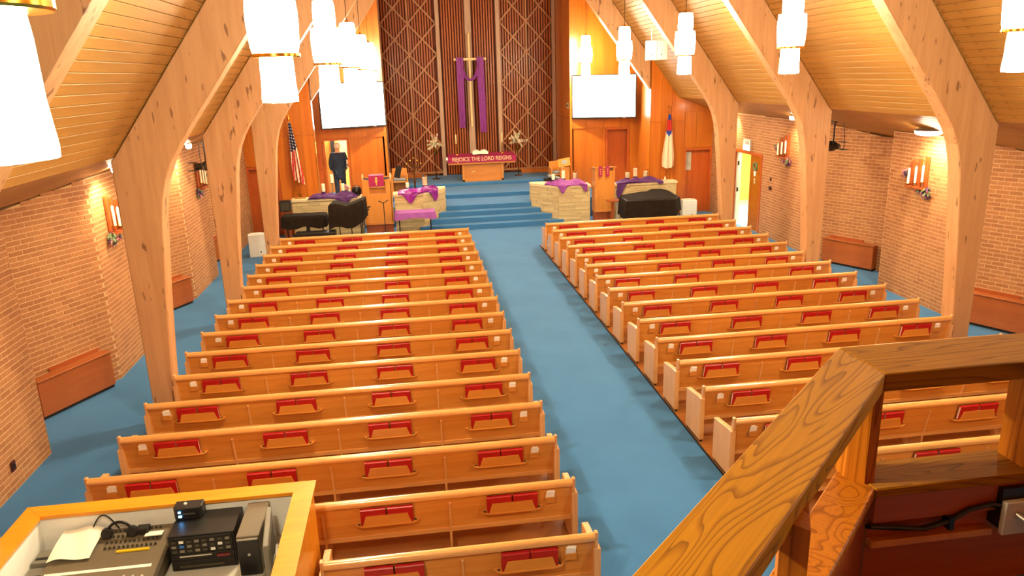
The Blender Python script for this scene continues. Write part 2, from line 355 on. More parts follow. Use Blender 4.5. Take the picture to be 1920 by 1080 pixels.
# ------------------------------------------------------------------ brick side walls
def side_segments(s):
    """plan points of a side wall from the balcony end to the chancel end"""
    p = [(7.35,-3.2)]
    for y0 in ((5.05,9.63,14.28,18.93) if s < 0 else (5.05,9.63,14.28)):
        p += [(7.35,y0), (8.1,y0+1.1), (7.35,y0+2.58)]
    if s > 0: p += [(7.35,19.98), ('gap',), (7.35,21.9)]
    p += [(7.35,23.62)]
    return p
CW, CH, BL, BH, PROUD = 0.216, 0.074, 0.204, 0.060, 0.005
def side_wall(s, name):
    pts = side_segments(s); back = MB(); segs = []; prev = None
    for q in pts:
        if q == ('gap',): prev = None; continue
        if prev is not None: segs.append((Vector((s*prev[0], prev[1], 0)), Vector((s*q[0], q[1], 0))))
        prev = q
    bricks = []
    for a, b in segs:
        d = (b-a); ln = d.length; d.normalize(); nrm = Vector((-d.y, d.x, 0)) * (1 if s > 0 else -1)
        if nrm.x*s > 0: nrm = -nrm                                   # into the hall
        za = slope_z(abs(a.x))-0.02; zb = slope_z(abs(b.x))-0.02
        o = -nrm*0.2
        vs = [a, b, b+o, a+o, a+Vector((0,0,za)), b+Vector((0,0,zb)), b+o+Vector((0,0,zb)), a+o+Vector((0,0,za))]
        back.add(vs, [(0,3,2,1),(4,5,6,7),(0,1,5,4),(1,2,6,5),(2,3,7,6),(3,0,4,7)])
        if b.y < 3.0: continue                                       # under the balcony
        rows = int(max(za, zb)/CH)+1
        for r in range(rows):
            t = -CW/2 if r % 2 else 0.0
            while t < ln:
                t0, t1 = max(t+0.006, 0.0), min(t+CW-0.006, ln); t += CW
                zc = (r+0.5)*CH+0.004; zt = za+(zb-za)*((t0+t1)/2/ln)
                if t1-t0 < 0.05 or zc > zt: continue
                bricks.append((a+d*((t0+t1)/2)+Vector((0,0,zc)), t1-t0, d, nrm))
    if s > 0: back.box(7.35, 7.55, 19.98, 21.9, 2.22, 3.3)
    w = struct(back.build(name, MORTAR))
    if s > 0:
        for r in range(30, 45):
            t = -CW/2 if r % 2 else 0.0
            while t < 1.92:
                t0, t1 = max(t+0.006, 0.0), min(t+CW-0.006, 1.92); t += CW
                zc = (r+0.5)*CH+0.004
                if t1-t0 > 0.05 and zc+BH/2 < 3.3: bricks.append((Vector((7.35, 19.98+(t0+t1)/2, zc)), t1-t0, Vector((0,1,0)), Vector((-1,0,0))))
    eye = CAM.matrix_world.translation
    vis = [b for b in bricks if inframe(b[0], 0.01) and not (abs(b[0].x) < 7.4 and 10.0 < b[0].y < 12.0)]
    vis.sort(key=lambda b: (b[0]-eye).length / max(0.15, abs(b[3].dot((b[0]-eye).normalized()))))
    single = set(id(b) for b in vis[:296]); cache = {}
    rest = MB()
    for b in bricks:
        c, l, d, n = b; up = Vector((0,0,1))
        if id(b) in single:
            key = round(l, 3)
            if key not in cache: cache[key] = MB().box(-l/2, l/2, -PROUD-0.02, PROUD, -BH/2, BH/2).mesh('brick', BRICKO, bevel=0.003)
            o = link('brick', cache[key], w)
            o.matrix_world = Matrix((d, n, up)).transposed().to_4x4() if d.cross(n).z > 0 else Matrix((-d, n, up)).transposed().to_4x4()
            o.location = c
        else:
            h = d*(l/2); q = n*PROUD; k = up*(BH/2); f0 = c-n*0.005
            vs = [f0-h-k, f0+h-k, f0+h-k+q*1.5, f0-h-k+q*1.5, f0-h+k, f0+h+k, f0+h+k+q*1.5, f0-h+k+q*1.5]
            rest.add(vs, [(0,3,2,1),(4,5,6,7),(0,1,5,4),(1,2,6,5),(2,3,7,6),(3,0,4,7)])
    stuff(rest.build('brick_courses', BRICKS, w))
    return w
WL = side_wall(-1, 'wall_left'); WR = side_wall(1, 'wall_right')
wb = struct(part('wall_back', PANEL, None, lambda b: b.prism([(-8.6,-0.1),(8.6,-0.1),(8.6,3.0),(6.15,3.74),(0,12.1),(-6.15,3.74),(-8.6,3.0)], 'y', -3.4, -3.2)))

# ------------------------------------------------------------------ ceiling
ARCH_Y = (5.40, 10.15, 14.65, 19.15, 23.65); AD = 0.28
def ceiling(s, name):
    b = MB()
    prof = [(0.0,12.10),(6.17,3.77),(8.4,2.934),(8.4,3.20),(6.3,3.98),(0.0,12.45)]
    b.prism([(s*x, z) for x, z in prof], 'y', -3.3, 29.95)
    root = struct(b.build(name, CEILW))
    runs = [((s*6.15, 3.74), Vector((-s*0.594, 0, 0.8044)), 40), ((s*6.15, 3.74), Vector((s*0.9363, 0, -0.3511)), 14)]
    spans = [(0.6, 5.40)]+[(ARCH_Y[i]+0.01, ARCH_Y[i+1]) for i in range(4)]+[(23.66, 29.6)]
    for (y0, y1) in spans:
        me = MB().box(-0.0595, 0.0595, -(y1-y0)/2, (y1-y0)/2, 0.0, 0.022).mesh('plank', CEILW, bevel=0.004)
        for (px, pz), d, n in runs:
            up = Vector((0,1,0)).cross(d) if s > 0 else d.cross(Vector((0,1,0)))
            if up.z < 0: up = -up
            for k in range(n):
                c = Vector((px, (y0+y1)/2, pz))+d*(0.06+k*0.126)
                ok = any(inframe((c.x, y0+(y1-y0)*t, c.z), 0.03) for t in (0, .2, .4, .6, .8, 1)) 
                if not ok: continue
                o = link('plank', me, root); xa = Vector((0,1,0)).cross(up)
                o.matrix_world = Matrix((xa, Vector((0,1,0)), up)).transposed().to_4x4(); o.location = c
    return root
CL = ceiling(-1, 'ceiling_left'); CR = ceiling(1, 'ceiling_right')

# ------------------------------------------------------------------ laminated arches
ARCH_OUT = [(6.18,0.0),(6.18,3.70),(6.125,3.755),(3.0,7.99),(0.01,12.04)]
ARCH_IN  = [(0.01,11.15),(3.0,7.0),(3.9,5.78),(4.5,4.98),(4.92,4.42),(5.14,4.13),(5.32,3.88),(5.45,3.67),(5.555,3.44),(5.62,3.20),(5.665,2.95),(5.70,2.6),(5.77,1.95),(5.85,1.0),(5.92,0.0)]
where = {5.40: 'overhead near the balcony', 10.15: 'beside the eleventh pew', 14.65: 'beside the sixth pew', 19.15: 'beside the front pew', 23.65: 'in front of the {} screen'}
for y in ARCH_Y:
    for s in (-1, 1):
        outl = ARCH_OUT+ARCH_IN if y < 23 else [(5.235,4.965)]+ARCH_OUT[3:]+[p for p in ARCH_IN if p[0] < 5.2]+[(5.235,4.0)]   # the last arch dies into the front wall
        b = MB(); b.prism([(s*x, z) for x, z in outl], 'y', y, y+AD)
        o = b.build('laminated_arch', ARCH, None, bevel=0.012)
        side = 'left' if s < 0 else 'right'
        tag(o, f'{side} half of laminated timber arch, {where[y].format(side)}', 'arch', 'laminated timber arches')

# ------------------------------------------------------------------ front walls
def front_wall(s, name):
    def hz(x): return slope_z(abs(x))+0.12
    root = struct(part(name, PANEL, None, lambda b: b.prism([(s*x, z) for x, z in ((3.2,0.5),(4.5,0.5),(4.5,2.62),(5.24,2.62),(5.24,0.5),(5.6,0.5),(5.6,hz(5.6)),(3.2,hz(3.2)))], 'y', 26.14, 26.3)))
    # veneer panels on the wall with the screen, two tiers
    edges = [3.2, 3.78, 4.36, 4.98, 5.6]
    for i in range(4):
        a, c = edges[i]+0.004, edges[i+1]-0.004
        part('panel', PANEL, root, lambda b: b.prism([(s*a,3.01),(s*c,3.01),(s*c,hz(c)),(s*a,hz(a))], 'y', 26.10, 26.14))
        lo = [(a,c,0.55,3.0)]
        if a < 4.5 and c > 4.4: lo = [(a,4.42,0.55,3.0)] if c < 4.5 else [(a,4.42,0.55,3.0),(4.42,c,2.70,3.0)]
        elif a < 5.24: lo = [(a,c,2.70,3.0)] if c < 5.24 else [(a,5.32,2.70,3.0),(5.32,c,0.55,3.0)]
        for (p, q, z0, z1) in lo:
            x0, x1 = sorted((s*p, s*q))
            if x1-x0 > 0.02: part('panel', PANEL, root, lambda b: b.box(x0, x1, 26.10, 26.14, z0, z1))
    # splayed returns: beside the reredos and beside the arch
    def slab(p, q, th, z0, z1a, z1b, nm='return_panel'):
        a = Vector((s*p[0], p[1], 0)); c = Vector((s*q[0], q[1], 0)); n = Vector((s*th, 0, 0))
        b = MB(); b.add([a+Vector((0,0,z0)), c+Vector((0,0,z0)), c+n+Vector((0,0,z0)), a+n+Vector((0,0,z0)), a+Vector((0,0,z1a)), c+Vector((0,0,z1b)), c+n+Vector((0,0,z1b)), a+n+Vector((0,0,z1a))],
                       [(0,3,2,1),(4,5,6,7),(0,1,5,4),(1,2,6,5),(2,3,7,6),(3,0,4,7)])
        return b.build(nm, PANEL, root)
    slab((3.2,26.14),(3.29,27.9),0.1,0.5,3.02,3.02); slab((3.29,27.91),(3.38,29.85),0.1,0.5,3.02,3.02)
    slab((3.2,26.14),(3.29,27.9),0.1,3.03,hz(3.2),hz(3.3)); slab((3.29,27.91),(3.38,29.85),0.1,3.03,hz(3.3),hz(3.4))
    slab((5.25,23.6),(5.6,26.14),0.1,0.0,hz(5.25),hz(5.6))
    # nearer wall with the side door
    b = MB(); b.prism([(s*x, z) for x, z in ((5.25,0),(6.46,0),(6.46,2.06),(7.29,2.06),(7.29,0),(7.6,0),(7.6,hz(7.6)),(6.2,hz(6.2)),(5.25,hz(5.25)))], 'y', 23.6, 23.9); b.build('near_panel_wall', PANEL, root)
    for (p, q) in ((5.26,5.60),(5.61,5.94),(6.02,6.38)):
        x0, x1 = sorted((s*p, s*q)); part('panel', PANEL, root, lambda b: b.box(x0, x1, 23.575, 23.6, 0.0, 3.0))
        part('panel', PANEL, root, lambda b: b.prism([(s*p,3.01),(s*q,3.01),(s*q,min(hz(q),hz(p))-0.1),(s*p,hz(p)-0.1)], 'y', 23.575, 23.6))
    for (p, q) in ((6.40,6.78),(6.79,7.34)):
        x0, x1 = sorted((s*p, s*q)); part('panel', PANEL, root, lambda b: b.box(x0, x1, 23.575, 23.6, 2.14, 3.28))
    x0, x1 = sorted((s*5.945, s*6.015)); part('corner_trim', PANEL, root, lambda b: b.box(x0, x1, 23.555, 23.6, 0.0, 3.86))
    x0, x1 = sorted((s*3.16, s*3.24)); part('corner_trim', PANEL, root, lambda b: b.box(x0, x1, 26.06, 26.12, 0.6, hz(3.2)))
    return root
FL_ = front_wall(-1, 'wall_front_left'); FR_ = front_wall(1, 'wall_front_right')

def framed_door(n, x0, x1, y, z0, z1, leaf=True, depth=0.12):
    """door set back in a wooden frame, facing the nave"""
    root = struct(part(f'door_{n}', DOORW, None, lambda b: (b.box(x0, x1, y+depth, y+depth+0.05, z0, z1) if leaf else None, b.box(x0-0.07, x0, y-0.03, y+depth, z0, z1+0.07), b.box(x1, x1+0.07, y-0.03, y+depth, z0, z1+0.07), b.box(x0, x1, y-0.03, y+depth, z1, z1+0.07))))
    return root
d1 = framed_door(1, 4.51, 5.23, 26.12, 0.6, 2.62, depth=0.28)
d2 = framed_door(2, -5.23, -4.51, 26.12, 0.6, 2.62, leaf=False)
d3 = framed_door(3, 6.47, 7.28, 23.62, 0.0, 2.05)
d4 = framed_door(4, -7.28, -6.47, 23.62, 0.0, 2.05)
for d, hx in ((d1, 4.60), (d3, 6.56), (d4, -6.56)):
    zz = 1.6 if d is d1 else 1.0; yy = 26.40 if d is d1 else 23.74
    part('door_handle', BRASS, d, lambda b: (b.lathe([(0.028,0),(0.028,0.012)], (0,0,0), 12, M=Matrix.Translation((hx,yy,zz)) @ Matrix.Rotation(PI/2,4,'X')), b.tube([(hx,yy,zz),(hx,yy-0.05,zz),(hx+0.09*(1 if hx>0 else -1),yy-0.05,zz)], 0.009, 8)))
# open leaf of the left door, folded against the wall beside the opening
lf = part('door_leaf', DOORW, d2, lambda b: b.box(-5.585, -5.33, 26.02, 26.07, 0.62, 2.6))
part('door_handle', BRASS, lf, lambda b: b.tube([(-5.36,26.02,1.72),(-5.36,25.96,1.72),(-5.50,25.96,1.72)], 0.012, 8))
nt_ = part('notice_sheet', BULLET, d3, lambda b: b.box(6.50, 6.70, 23.725, 23.738, 1.40, 1.98))
part('notice_print', KNOB, nt_, lambda b: [b.box(6.55+0.03*i, 6.565+0.03*i, 23.722, 23.726, 1.56+0.05*((i*2) % 3), 1.60+0.05*((i*2) % 3)) for i in range(4)])
# room seen through the left doorway
sr = struct(part('wall_vestry', HALLW, None, lambda b: (b.box(-6.2, -3.5, 28.4, 28.5, 0.5, 3.0), b.box(-6.3, -6.2, 26.3, 28.5, 0.5, 3.0), b.box(-3.5, -3.42, 26.35, 28.5, 0.5, 3.0), b.box(-6.3, -3.42, 26.3, 28.5, 3.0, 3.1))))
part('cupboard_edge', LECT, sr, lambda b: b.box(-5.5, -5.0, 28.1, 28.4, 0.6, 2.75))
part('dark_frame', BLACK, sr, lambda b: b.box(-5.22, -5.08, 27.9, 28.1, 1.9, 2.55))
def area(name, loc, size, power, color=(1,0.9,0.7), rot=(0,0,0), sy=None):
    ld = bpy.data.lights.new(name, 'AREA'); ld.energy = power; ld.color = color; ld.size = size
    if sy: ld.shape = 'RECTANGLE'; ld.size_y = sy
    o = bpy.data.objects.new(name, ld); COL.objects.link(o); o.location = loc; o.rotation_euler = rot; return o
area('vestry_light', (-4.8, 27.5, 2.95), 0.8, 45, (1,0.95,0.8))
# hallway beyond the exit door on the right
hw = struct(part('wall_hallway', HALLW, None, lambda b: (b.box(9.6, 9.7, 18.0, 25.5, 0, 2.6), b.box(7.6, 9.7, 25.4, 25.5, 0, 2.6), b.box(7.6, 9.7, 18.0, 18.1, 0, 2.6), b.box(7.56, 9.7, 18.0, 25.5, 2.6, 2.7))))
part('hallway_floor', HALLF, hw, lambda b: b.box(7.36, 9.7, 18.0, 25.5, -0.06, 0.002))
area('hallway_light', (8.6, 21.8, 2.55), 1.2, 120, (1,0.95,0.8))
d5 = struct(part('door_5', DOORW, None, lambda b: (b.box(7.33, 7.56, 19.98, 20.05, 0, 2.16), b.box(7.33, 7.56, 21.83, 21.9, 0, 2.16), b.box(7.33, 7.56, 19.98, 21.9, 2.16, 2.24))))
nl = part('door_leaf', RAILV, d5, lambda b: b.box(7.36, 7.41, 20.05, 20.74, 0.01, 2.16))
part('jamb', LGREY, d5, lambda b: (b.box(7.42, 7.56, 21.78, 21.83, 0, 2.16), b.box(7.40, 7.44, 21.70, 21.75, 0, 2.16)))
part('hinge', DARKM, d5, lambda b: b.box(7.40, 7.44, 21.66, 21.70, 1.75, 1.87))
part('hinge', DARKM, d5, lambda b: b.box(7.40, 7.44, 21.66, 21.70, 0.95, 1.07))
def wreath(b):
    b.tube([(7.345, 20.40+0.10*math.cos(a), 1.86+0.10*math.sin(a)) for a in [2*PI*k/16 for k in range(17)]], 0.03, 8, 0)
    b.prism([(20.36,1.58),(20.44,1.58),(20.46,1.72),(20.34,1.72)], 'x', 7.33, 7.36, 1); b.box(7.34, 7.36, 20.37, 20.43, 1.36, 1.52, 2)
wr = thing('door_wreath', 'small green wreath with hanging cream figures on the exit door', 'wreath', (7.34,20.40,1.4))
wr_m = MB(); wreath(wr_m); o = wr_m.build('wreath_ring', [LEAFG, CARD, PLATEM], wr); o.matrix_parent_inverse = Matrix.Translation((-7.34,-20.40,-1.4))

# ------------------------------------------------------------------ reredos
rr_ = struct(part('wall_reredos', DARKB, None, lambda b: b.box(-3.6, 3.6, 29.82, 29.95, 0.4, 9.6)))
struct(part('wall_gable', DARKB, None, lambda b: b.prism([(-8.5,2.9),(8.5,2.9),(6.15,3.74),(0,12.1),(-6.15,3.74)], 'y', 29.96, 30.1)))
sl = MB().box(-0.029, 0.029, -0.045, 0.03, 0.0, 8.4).mesh('slat', DARKW, bevel=0.004)
x = -3.22
while x < 3.24:
    if not any(abs(x-c) < w for c, w in ((0.045,0.16),(-1.11,0.11),(1.15,0.11))): link('slat', sl, rr_, (x, 29.79, 0.86))
    x += 0.1
for c, w in ((-1.10,0.075),(1.16,0.075),(-3.27,0.06),(3.30,0.06)):
    part('post', POST, rr_, lambda b: b.box(c-w, c+w, 29.56, 29.82, 0.83, 9.3), bevel=0.01)
part('post', POST, rr_, lambda b: b.box(-0.075, 0.165, 29.60, 29.82, 0.83, 9.3), bevel=0.01)
PZ = 1.108
for s in (-1, 1):
    xa, xc, xb = (1.235, 2.25, 3.25) if s > 0 else (-3.22, -2.20, -1.17)
    part('lattice_mullion', LATT, rr_, lambda b: b.box(xc-0.028, xc+0.028, 29.64, 29.70, 0.95, 9.3))
    part('lattice_rail', LATT, rr_, lambda b: b.box(xa, xb, 29.64, 29.71, 0.93, 1.0))
    zs = [6.5+PZ*k for k in range(-5, 3)]
    for (p, q) in ((xa, xc), (xc, xb)):
        hw_ = (q-p)
        for z in zs[:-1]:
            ang = math.atan2(PZ, hw_); ln = math.hypot(PZ, hw_)
            for sg in (1, -1):
                M = Matrix.Translation(((p+q)/2, 29.665+0.012*sg, z+PZ/2)) @ Matrix.Rotation(-sg*ang, 4, 'Y')
                part('lattice_strip', LATT, rr_, lambda b: b.box(-ln/2, ln/2, -0.014, 0.014, -0.028, 0.028, M=M))
part('base_board', PANEL, rr_, lambda b: b.box(1.9, 3.3, 29.3, 29.8, 0.83, 0.97))
part('base_board', PANEL, rr_, lambda b: b.box(-3.26, -1.9, 29.3, 29.8, 0.83, 0.97))

# ------------------------------------------------------------------ helper: part given in world coordinates
def wpart(name, mats, parent, fn, **k):
    o = part(name, mats, parent, fn, **k)
    if parent is not None and parent.parent is None and parent.type == 'EMPTY':
        o.matrix_parent_inverse = Matrix.Translation(-Vector(parent.location))
    return o

# ------------------------------------------------------------------ pews with racks, hymnals and cards
REC = 0.20                                            # recline of the back: dy per dz
def back_y(z): return 0.022+(0.72-z)*REC              # rear face of the back panel, local y (nave side is -y)
def pew_meshes(ln, nsec):
    h = ln/2; K = {}
    def back(b): b.prism([(back_y(0.73),0.73),(back_y(0.73)+0.026,0.73),(back_y(0.30)+0.026,0.30),(back_y(0.30),0.30)], 'x', -h, h)
    def rail(b): b.prism([(0.018,0.702),(0.0,0.710),(-0.006,0.73),(-0.004,0.752),(0.008,0.769),(0.024,0.776),(0.044,0.774),(0.056,0.762),(0.056,0.735),(0.05,0.702)], 'x', -h, h)
    def foot(b): b.prism([(back_y(0.33)-0.012,0.335),(back_y(0.33),0.335),(back_y(0.285)+0.026,0.285),(back_y(0.285)-0.012,0.285)], 'x', -h, h)
    def seat(b): b.prism([(0.125,0.385),(0.50,0.405),(0.52,0.42),(0.50,0.438),(0.125,0.41)], 'x', -h, h)
    def end(sx):
        def f(b):
            a0, a1 = sorted((sx*(h-0.01), sx*(h+0.052))); b.prism([(0.012,0.05),(0.50,0.05),(0.50,0.575),(0.09,0.622),(0.012,0.622)], 'x', a0, a1)
            b.prism([(0.03,0.012),(0.48,0.012),(0.48,0.05),(0.03,0.05)], 'x', sorted((sx*(h-0.002), sx*(h+0.04)))[0], sorted((sx*(h-0.002), sx*(h+0.04)))[1], 1)
            a0, a1 = sorted((sx*(h-0.004), sx*(h+0.026))); b.prism([(0.016,0.622),(0.075,0.622),(0.052,0.79),(0.0,0.79)], 'x', a0, a1)
        return f
    def divider(b): b.prism([(back_y(0.32)+0.0,0.32),(back_y(0.32)+0.03,0.40),(0.46,0.40),(0.44,0.012),(0.10,0.012)], 'x', -0.011, 0.011)
    def batten(b):
        b.prism([(back_y(0.63)-0.012,0.63),(back_y(0.63),0.63),(back_y(0.33),0.33),(back_y(0.33)-0.012,0.33)], 'x', -0.009, 0.009)
    def peg(b): b.lathe([(0.013,0),(0.013,0.014),(0.009,0.022)], (0,0,0), 10, M=Matrix.Translation((0,back_y(0.638),0.638)) @ Matrix.Rotation(PI/2+0.2,4,'X'))
    def rack(b):
        sh = 0.075                                    # shelf depth toward the nave
        yb = back_y(0.50)
        pl = [(-0.32,yb+0.004),(0.32,yb+0.004),(0.285,yb-sh*0.75),(0.235,yb-sh),(-0.235,yb-sh),(-0.285,yb-sh*0.75)]
        b.prism(pl, 'z', 0.490, 0.502)
        f0 = yb-sh+0.006; f1 = yb-sh-0.012            # front plate leans out a little
        vs = [(-0.235,f0,0.490),(0.235,f0,0.490),(0.197,f1,0.612),(-0.197,f1,0.612)]
        vs = vs+[(x, y+0.011, z) for x, y, z in vs]
        b.add(vs, [(0,1,2,3),(7,6,5,4),(0,4,5,1),(1,5,6,2),(2,6,7,3),(3,7,4,0)])
        for sx in (-1, 1): b.lathe([(0.016,0),(0.016,0.002)], (sx*0.268, yb-0.03, 0.5015), 10, 1)
    def pocket(b):
        yb = back_y(0.60)
        b.prism([(back_y(0.525)+0.002,0.525),(yb-0.02,0.532),(yb-0.03,0.60),(yb-0.024,0.60),(yb-0.012,0.54),(back_y(0.53)+0.002,0.542)], 'x', -0.05, 0.05)
    def go(fn, nm, mats, **k): b = MB(); fn(b); K[nm] = b.mesh(nm, mats, **k)
    go(back, 'back_panel', PEWX); go(rail, 'top_rail', PEWR, smooth=True); go(foot, 'bottom_rail', PEWR); go(seat, 'seat', PEWX, smooth=True)
    go(end(-1), 'end_l', [PEWE, KICK], bevel=0.004); go(end(1), 'end_r', [PEWE, KICK], bevel=0.004)
    go(divider, 'divider', PEWE); go(batten, 'batten', PEWE); go(peg, 'peg', PEWE, smooth=True); go(rack, 'book_rack', [PEWX, KNOB]); go(pocket, 'card_pocket', PEWX)
    return K
def card_mesh():
    b = MB(); yb = back_y(0.64)
    M = Matrix.Rotation(0.1, 4, 'X')
    b.box(-0.043, 0.043, -0.007, 0.007, -0.05, 0.045, 0, M); b.box(-0.03, 0.046, 0.008, 0.011, -0.04, 0.058, 0, M); return b.mesh('card_stack', CARD)
HYC = MB()
def _hy(b):
    w, t, hh = 0.120, 0.021, 0.178
    b.box(-w, w, -t, -t+0.004, 0, hh); b.box(-w, w, t-0.004, t, 0, hh)
    b.prism([(-t,hh-0.004),(t,hh-0.004),(t,hh),(t*0.55,hh+0.009),(-t*0.55,hh+0.009),(-t,hh)], 'x', -w, w)
_hy(HYC); HYC = HYC.mesh('hymnal_cover', RED)
HYP = MB().box(-0.113, 0.113, -0.0165, 0.0165, 0.004, 0.172).mesh('hymnal_pages', PAPER)
CARDM = card_mesh(); PEWC = {}
rc = random.Random(3)
def pew(side, row, xa, xb, y, nsec):
    """side -1 left block, +1 right block; xa..xb the rail ends"""
    ln = round(xb-xa, 3); key = (ln, nsec)
    if key not in PEWC: PEWC[key] = pew_meshes(ln, nsec)
    K = PEWC[key]; sd = 'left' if side < 0 else 'right'
    lab = f'honey oak pew, {ORD[row]} from the front in the {sd} block'
    if row == 16: lab = 'short honey oak pew beside the sound booth, nearest the balcony'
    t = thing('pew', lab, 'pew', ((xa+xb)/2, y, 0), 0, 'oak pews in two blocks'); h = ln/2
    for nm in ('back_panel', 'top_rail', 'bottom_rail', 'seat'): link(nm, K[nm], t)
    link('end_panel', K['end_l'], t); link('end_panel', K['end_r'], t)
    for k in range(1, nsec):
        xx = -h+ln*k/nsec
        link('divider', K['divider'], t, (xx,0,0)); bt = link('batten', K['batten'], t, (xx,0,0)); link('peg', K['peg'], bt)
    for k in range(nsec):
        xx = -h+ln*(k+0.5)/nsec; link('book_rack', K['book_rack'], t, (xx,0,0))
        n_from_aisle = (nsec-k) if side < 0 else k+1
        for q, nm in ((-1,'left'),(1,'right')):
            gx = (xa+xb)/2+xx+q*0.128+rc.uniform(-0.004, 0.004)
            o = link('hymnal', HYC, None, (gx, y+back_y(0.50)-0.036+rc.uniform(-0.003,0.003), 0.503)); o.rotation_euler = (0.17, 0, rc.uniform(-0.02,0.02))
            tag(o, f'{nm} red hymnal, {ORD[n_from_aisle]} rack from aisle, {ORD[row]} pew from front, {sd} block', 'hymnal', 'red hymnals in the pew racks')
            link('pages', HYP, o)
    for sx in (-1, 1):
        if row == 16 and sx < 0: continue
        off = 0.215+rc.uniform(-0.01, 0.01); xx = sx*(h-off); link('card_pocket', K['card_pocket'], t, (xx,0,0))
        o = link('card_stack', CARDM, None, ((xa+xb)/2+xx, y+back_y(0.60)-0.013, 0.612)); o.rotation_euler = (0.10, rc.uniform(-0.12,0.12), rc.uniform(-0.12,0.12))
        end = 'aisle' if sx == -side else 'wall'
        tag(o, f'white cards in pocket, {end} end, {ORD[row]} pew from front, {sd} block', 'cards', 'white cards in pew pockets')
for row in range(1, 17):
    y = 19.21-(row-1)*0.9145
    out = 5.81 if row in (1, 6, 11) else 5.90
    if row < 16: pew(-1, row, -out, -1.05, y, 4)
    else: pew(-1, row, -3.36, -1.05, y, 2)
    if row < 16: pew(1, row, 1.05, out, 19.26-(row-1)*0.9165, 4)

# ------------------------------------------------------------------ pendants
def pendant_meshes():
    K = {}
    K['lower_shade'] = MB().lathe([(0.135,0.36),(0.14,0.30),(0.142,0.15),(0.152,0.03),(0.15,0.0)], seg=28, caps=True).mesh('lower_shade', SHADE, smooth=True)
    K['middle_shade'] = MB().lathe([(0.185,0.385),(0.20,0.45),(0.213,0.62),(0.213,0.72),(0.20,0.865)], seg=28).mesh('middle_shade', SHADE, smooth=True)
    K['upper_shade'] = MB().lathe([(0.15,0.875),(0.156,0.95),(0.152,1.14),(0.14,1.22),(0.12,1.23)], seg=28).mesh('upper_shade', SHADE, smooth=True)
    K['brass_ring'] = MB().lathe([(0.14,0.362),(0.198,0.365),(0.204,0.372),(0.204,0.396),(0.192,0.398)], seg=28, caps=False).mesh('brass_ring', BRASS, smooth=True)
    K['upper_ring'] = MB().lathe([(0.202,0.864),(0.208,0.864),(0.208,0.875),(0.150,0.878)], seg=28, caps=False).mesh('upper_ring', BRASS, smooth=True)
    K['bulb_disc'] = MB().lathe([(0.10,-0.006),(0.105,-0.001)], seg=24).mesh('bulb_disc', BULB)
    K['cap'] = MB().lathe([(0.06,1.228),(0.055,1.25),(0.02,1.27),(0.014,1.30)], seg=16).mesh('cap', BRASS, smooth=True)
    return K
PK = pendant_meshes()
for s in (-1, 1):
    sd = 'left' if s < 0 else 'right'
    for i, y in enumerate((2.12, 6.83, 11.40, 15.97, 20.55, 25.05)):
        desc = ['nearest the camera', 'second from the balcony', 'third from the balcony', 'fourth from the balcony', 'fifth from the balcony', 'in front of the screen'][i]
        PZ0 = 4.45 if s < 0 else 4.50
        t = thing('pendant_lamp', f'tiered white glass pendant lamp, {sd} row, {desc}', 'lamp', (s*3.49, y, PZ0), 0, 'tiered glass pendants')
        for nm in ('lower_shade', 'middle_shade', 'upper_shade', 'brass_ring', 'upper_ring', 'bulb_disc', 'cap'): link(nm, PK[nm], t)
        top = slope_z(3.49)-PZ0
        part('cord', DARKM, t, lambda b: b.tube([(0,0,1.29),(0,0,top-0.02)], 0.007, 6))

# ------------------------------------------------------------------ eave lamps washing the brick
def eave_lamp(s, y, label, k=1.0):
    x = s*6.98; z = slope_z(6.98)-0.005
    t = thing('eave_lamp', label, 'lamp', (x, y, z-0.11), 0, 'lamps under the eaves')
    part('housing', CHROME, t, lambda b: b.lathe([(0.125*k,0.085),(0.13*k,0.10),(0.12*k,0.115)], seg=20), smooth=True)
    part('lens', EAVEM, t, lambda b: b.lathe([(0.06*k,0.0),(0.10*k,0.012),(0.118*k,0.04),(0.122*k,0.085)], seg=20), smooth=True)
    ld = bpy.data.lights.new('eave_spot', 'SPOT'); ld.energy = EAVE_POWER; ld.color = (1.0,0.78,0.42); ld.spot_size = math.radians(120); ld.spot_blend = 0.8; ld.shadow_soft_size = 0.06
    o = bpy.data.objects.new('eave_spot', ld); COL.objects.link(o); o.location = (x, y, z-0.18)
    d = Vector((s*0.45, 0.25, -1.0)); o.rotation_euler = d.to_track_quat('-Z', 'Y').to_euler()
eave_lamp(-1, 12.45, 'eave lamp on the left above the nearer sconce', 0.5)
eave_lamp(-1, 16.6, 'eave lamp on the left above the far sconce', 0.5)
eave_lamp(1, 12.75, 'oval glowing eave lamp on the right above the nearer sconce', 1.9)
eave_lamp(1, 17.75, 'round glowing eave lamp on the right near the middle arch', 0.7)
eave_lamp(1, 21.75, 'eave lamp on the right above the exit door', 0.6)

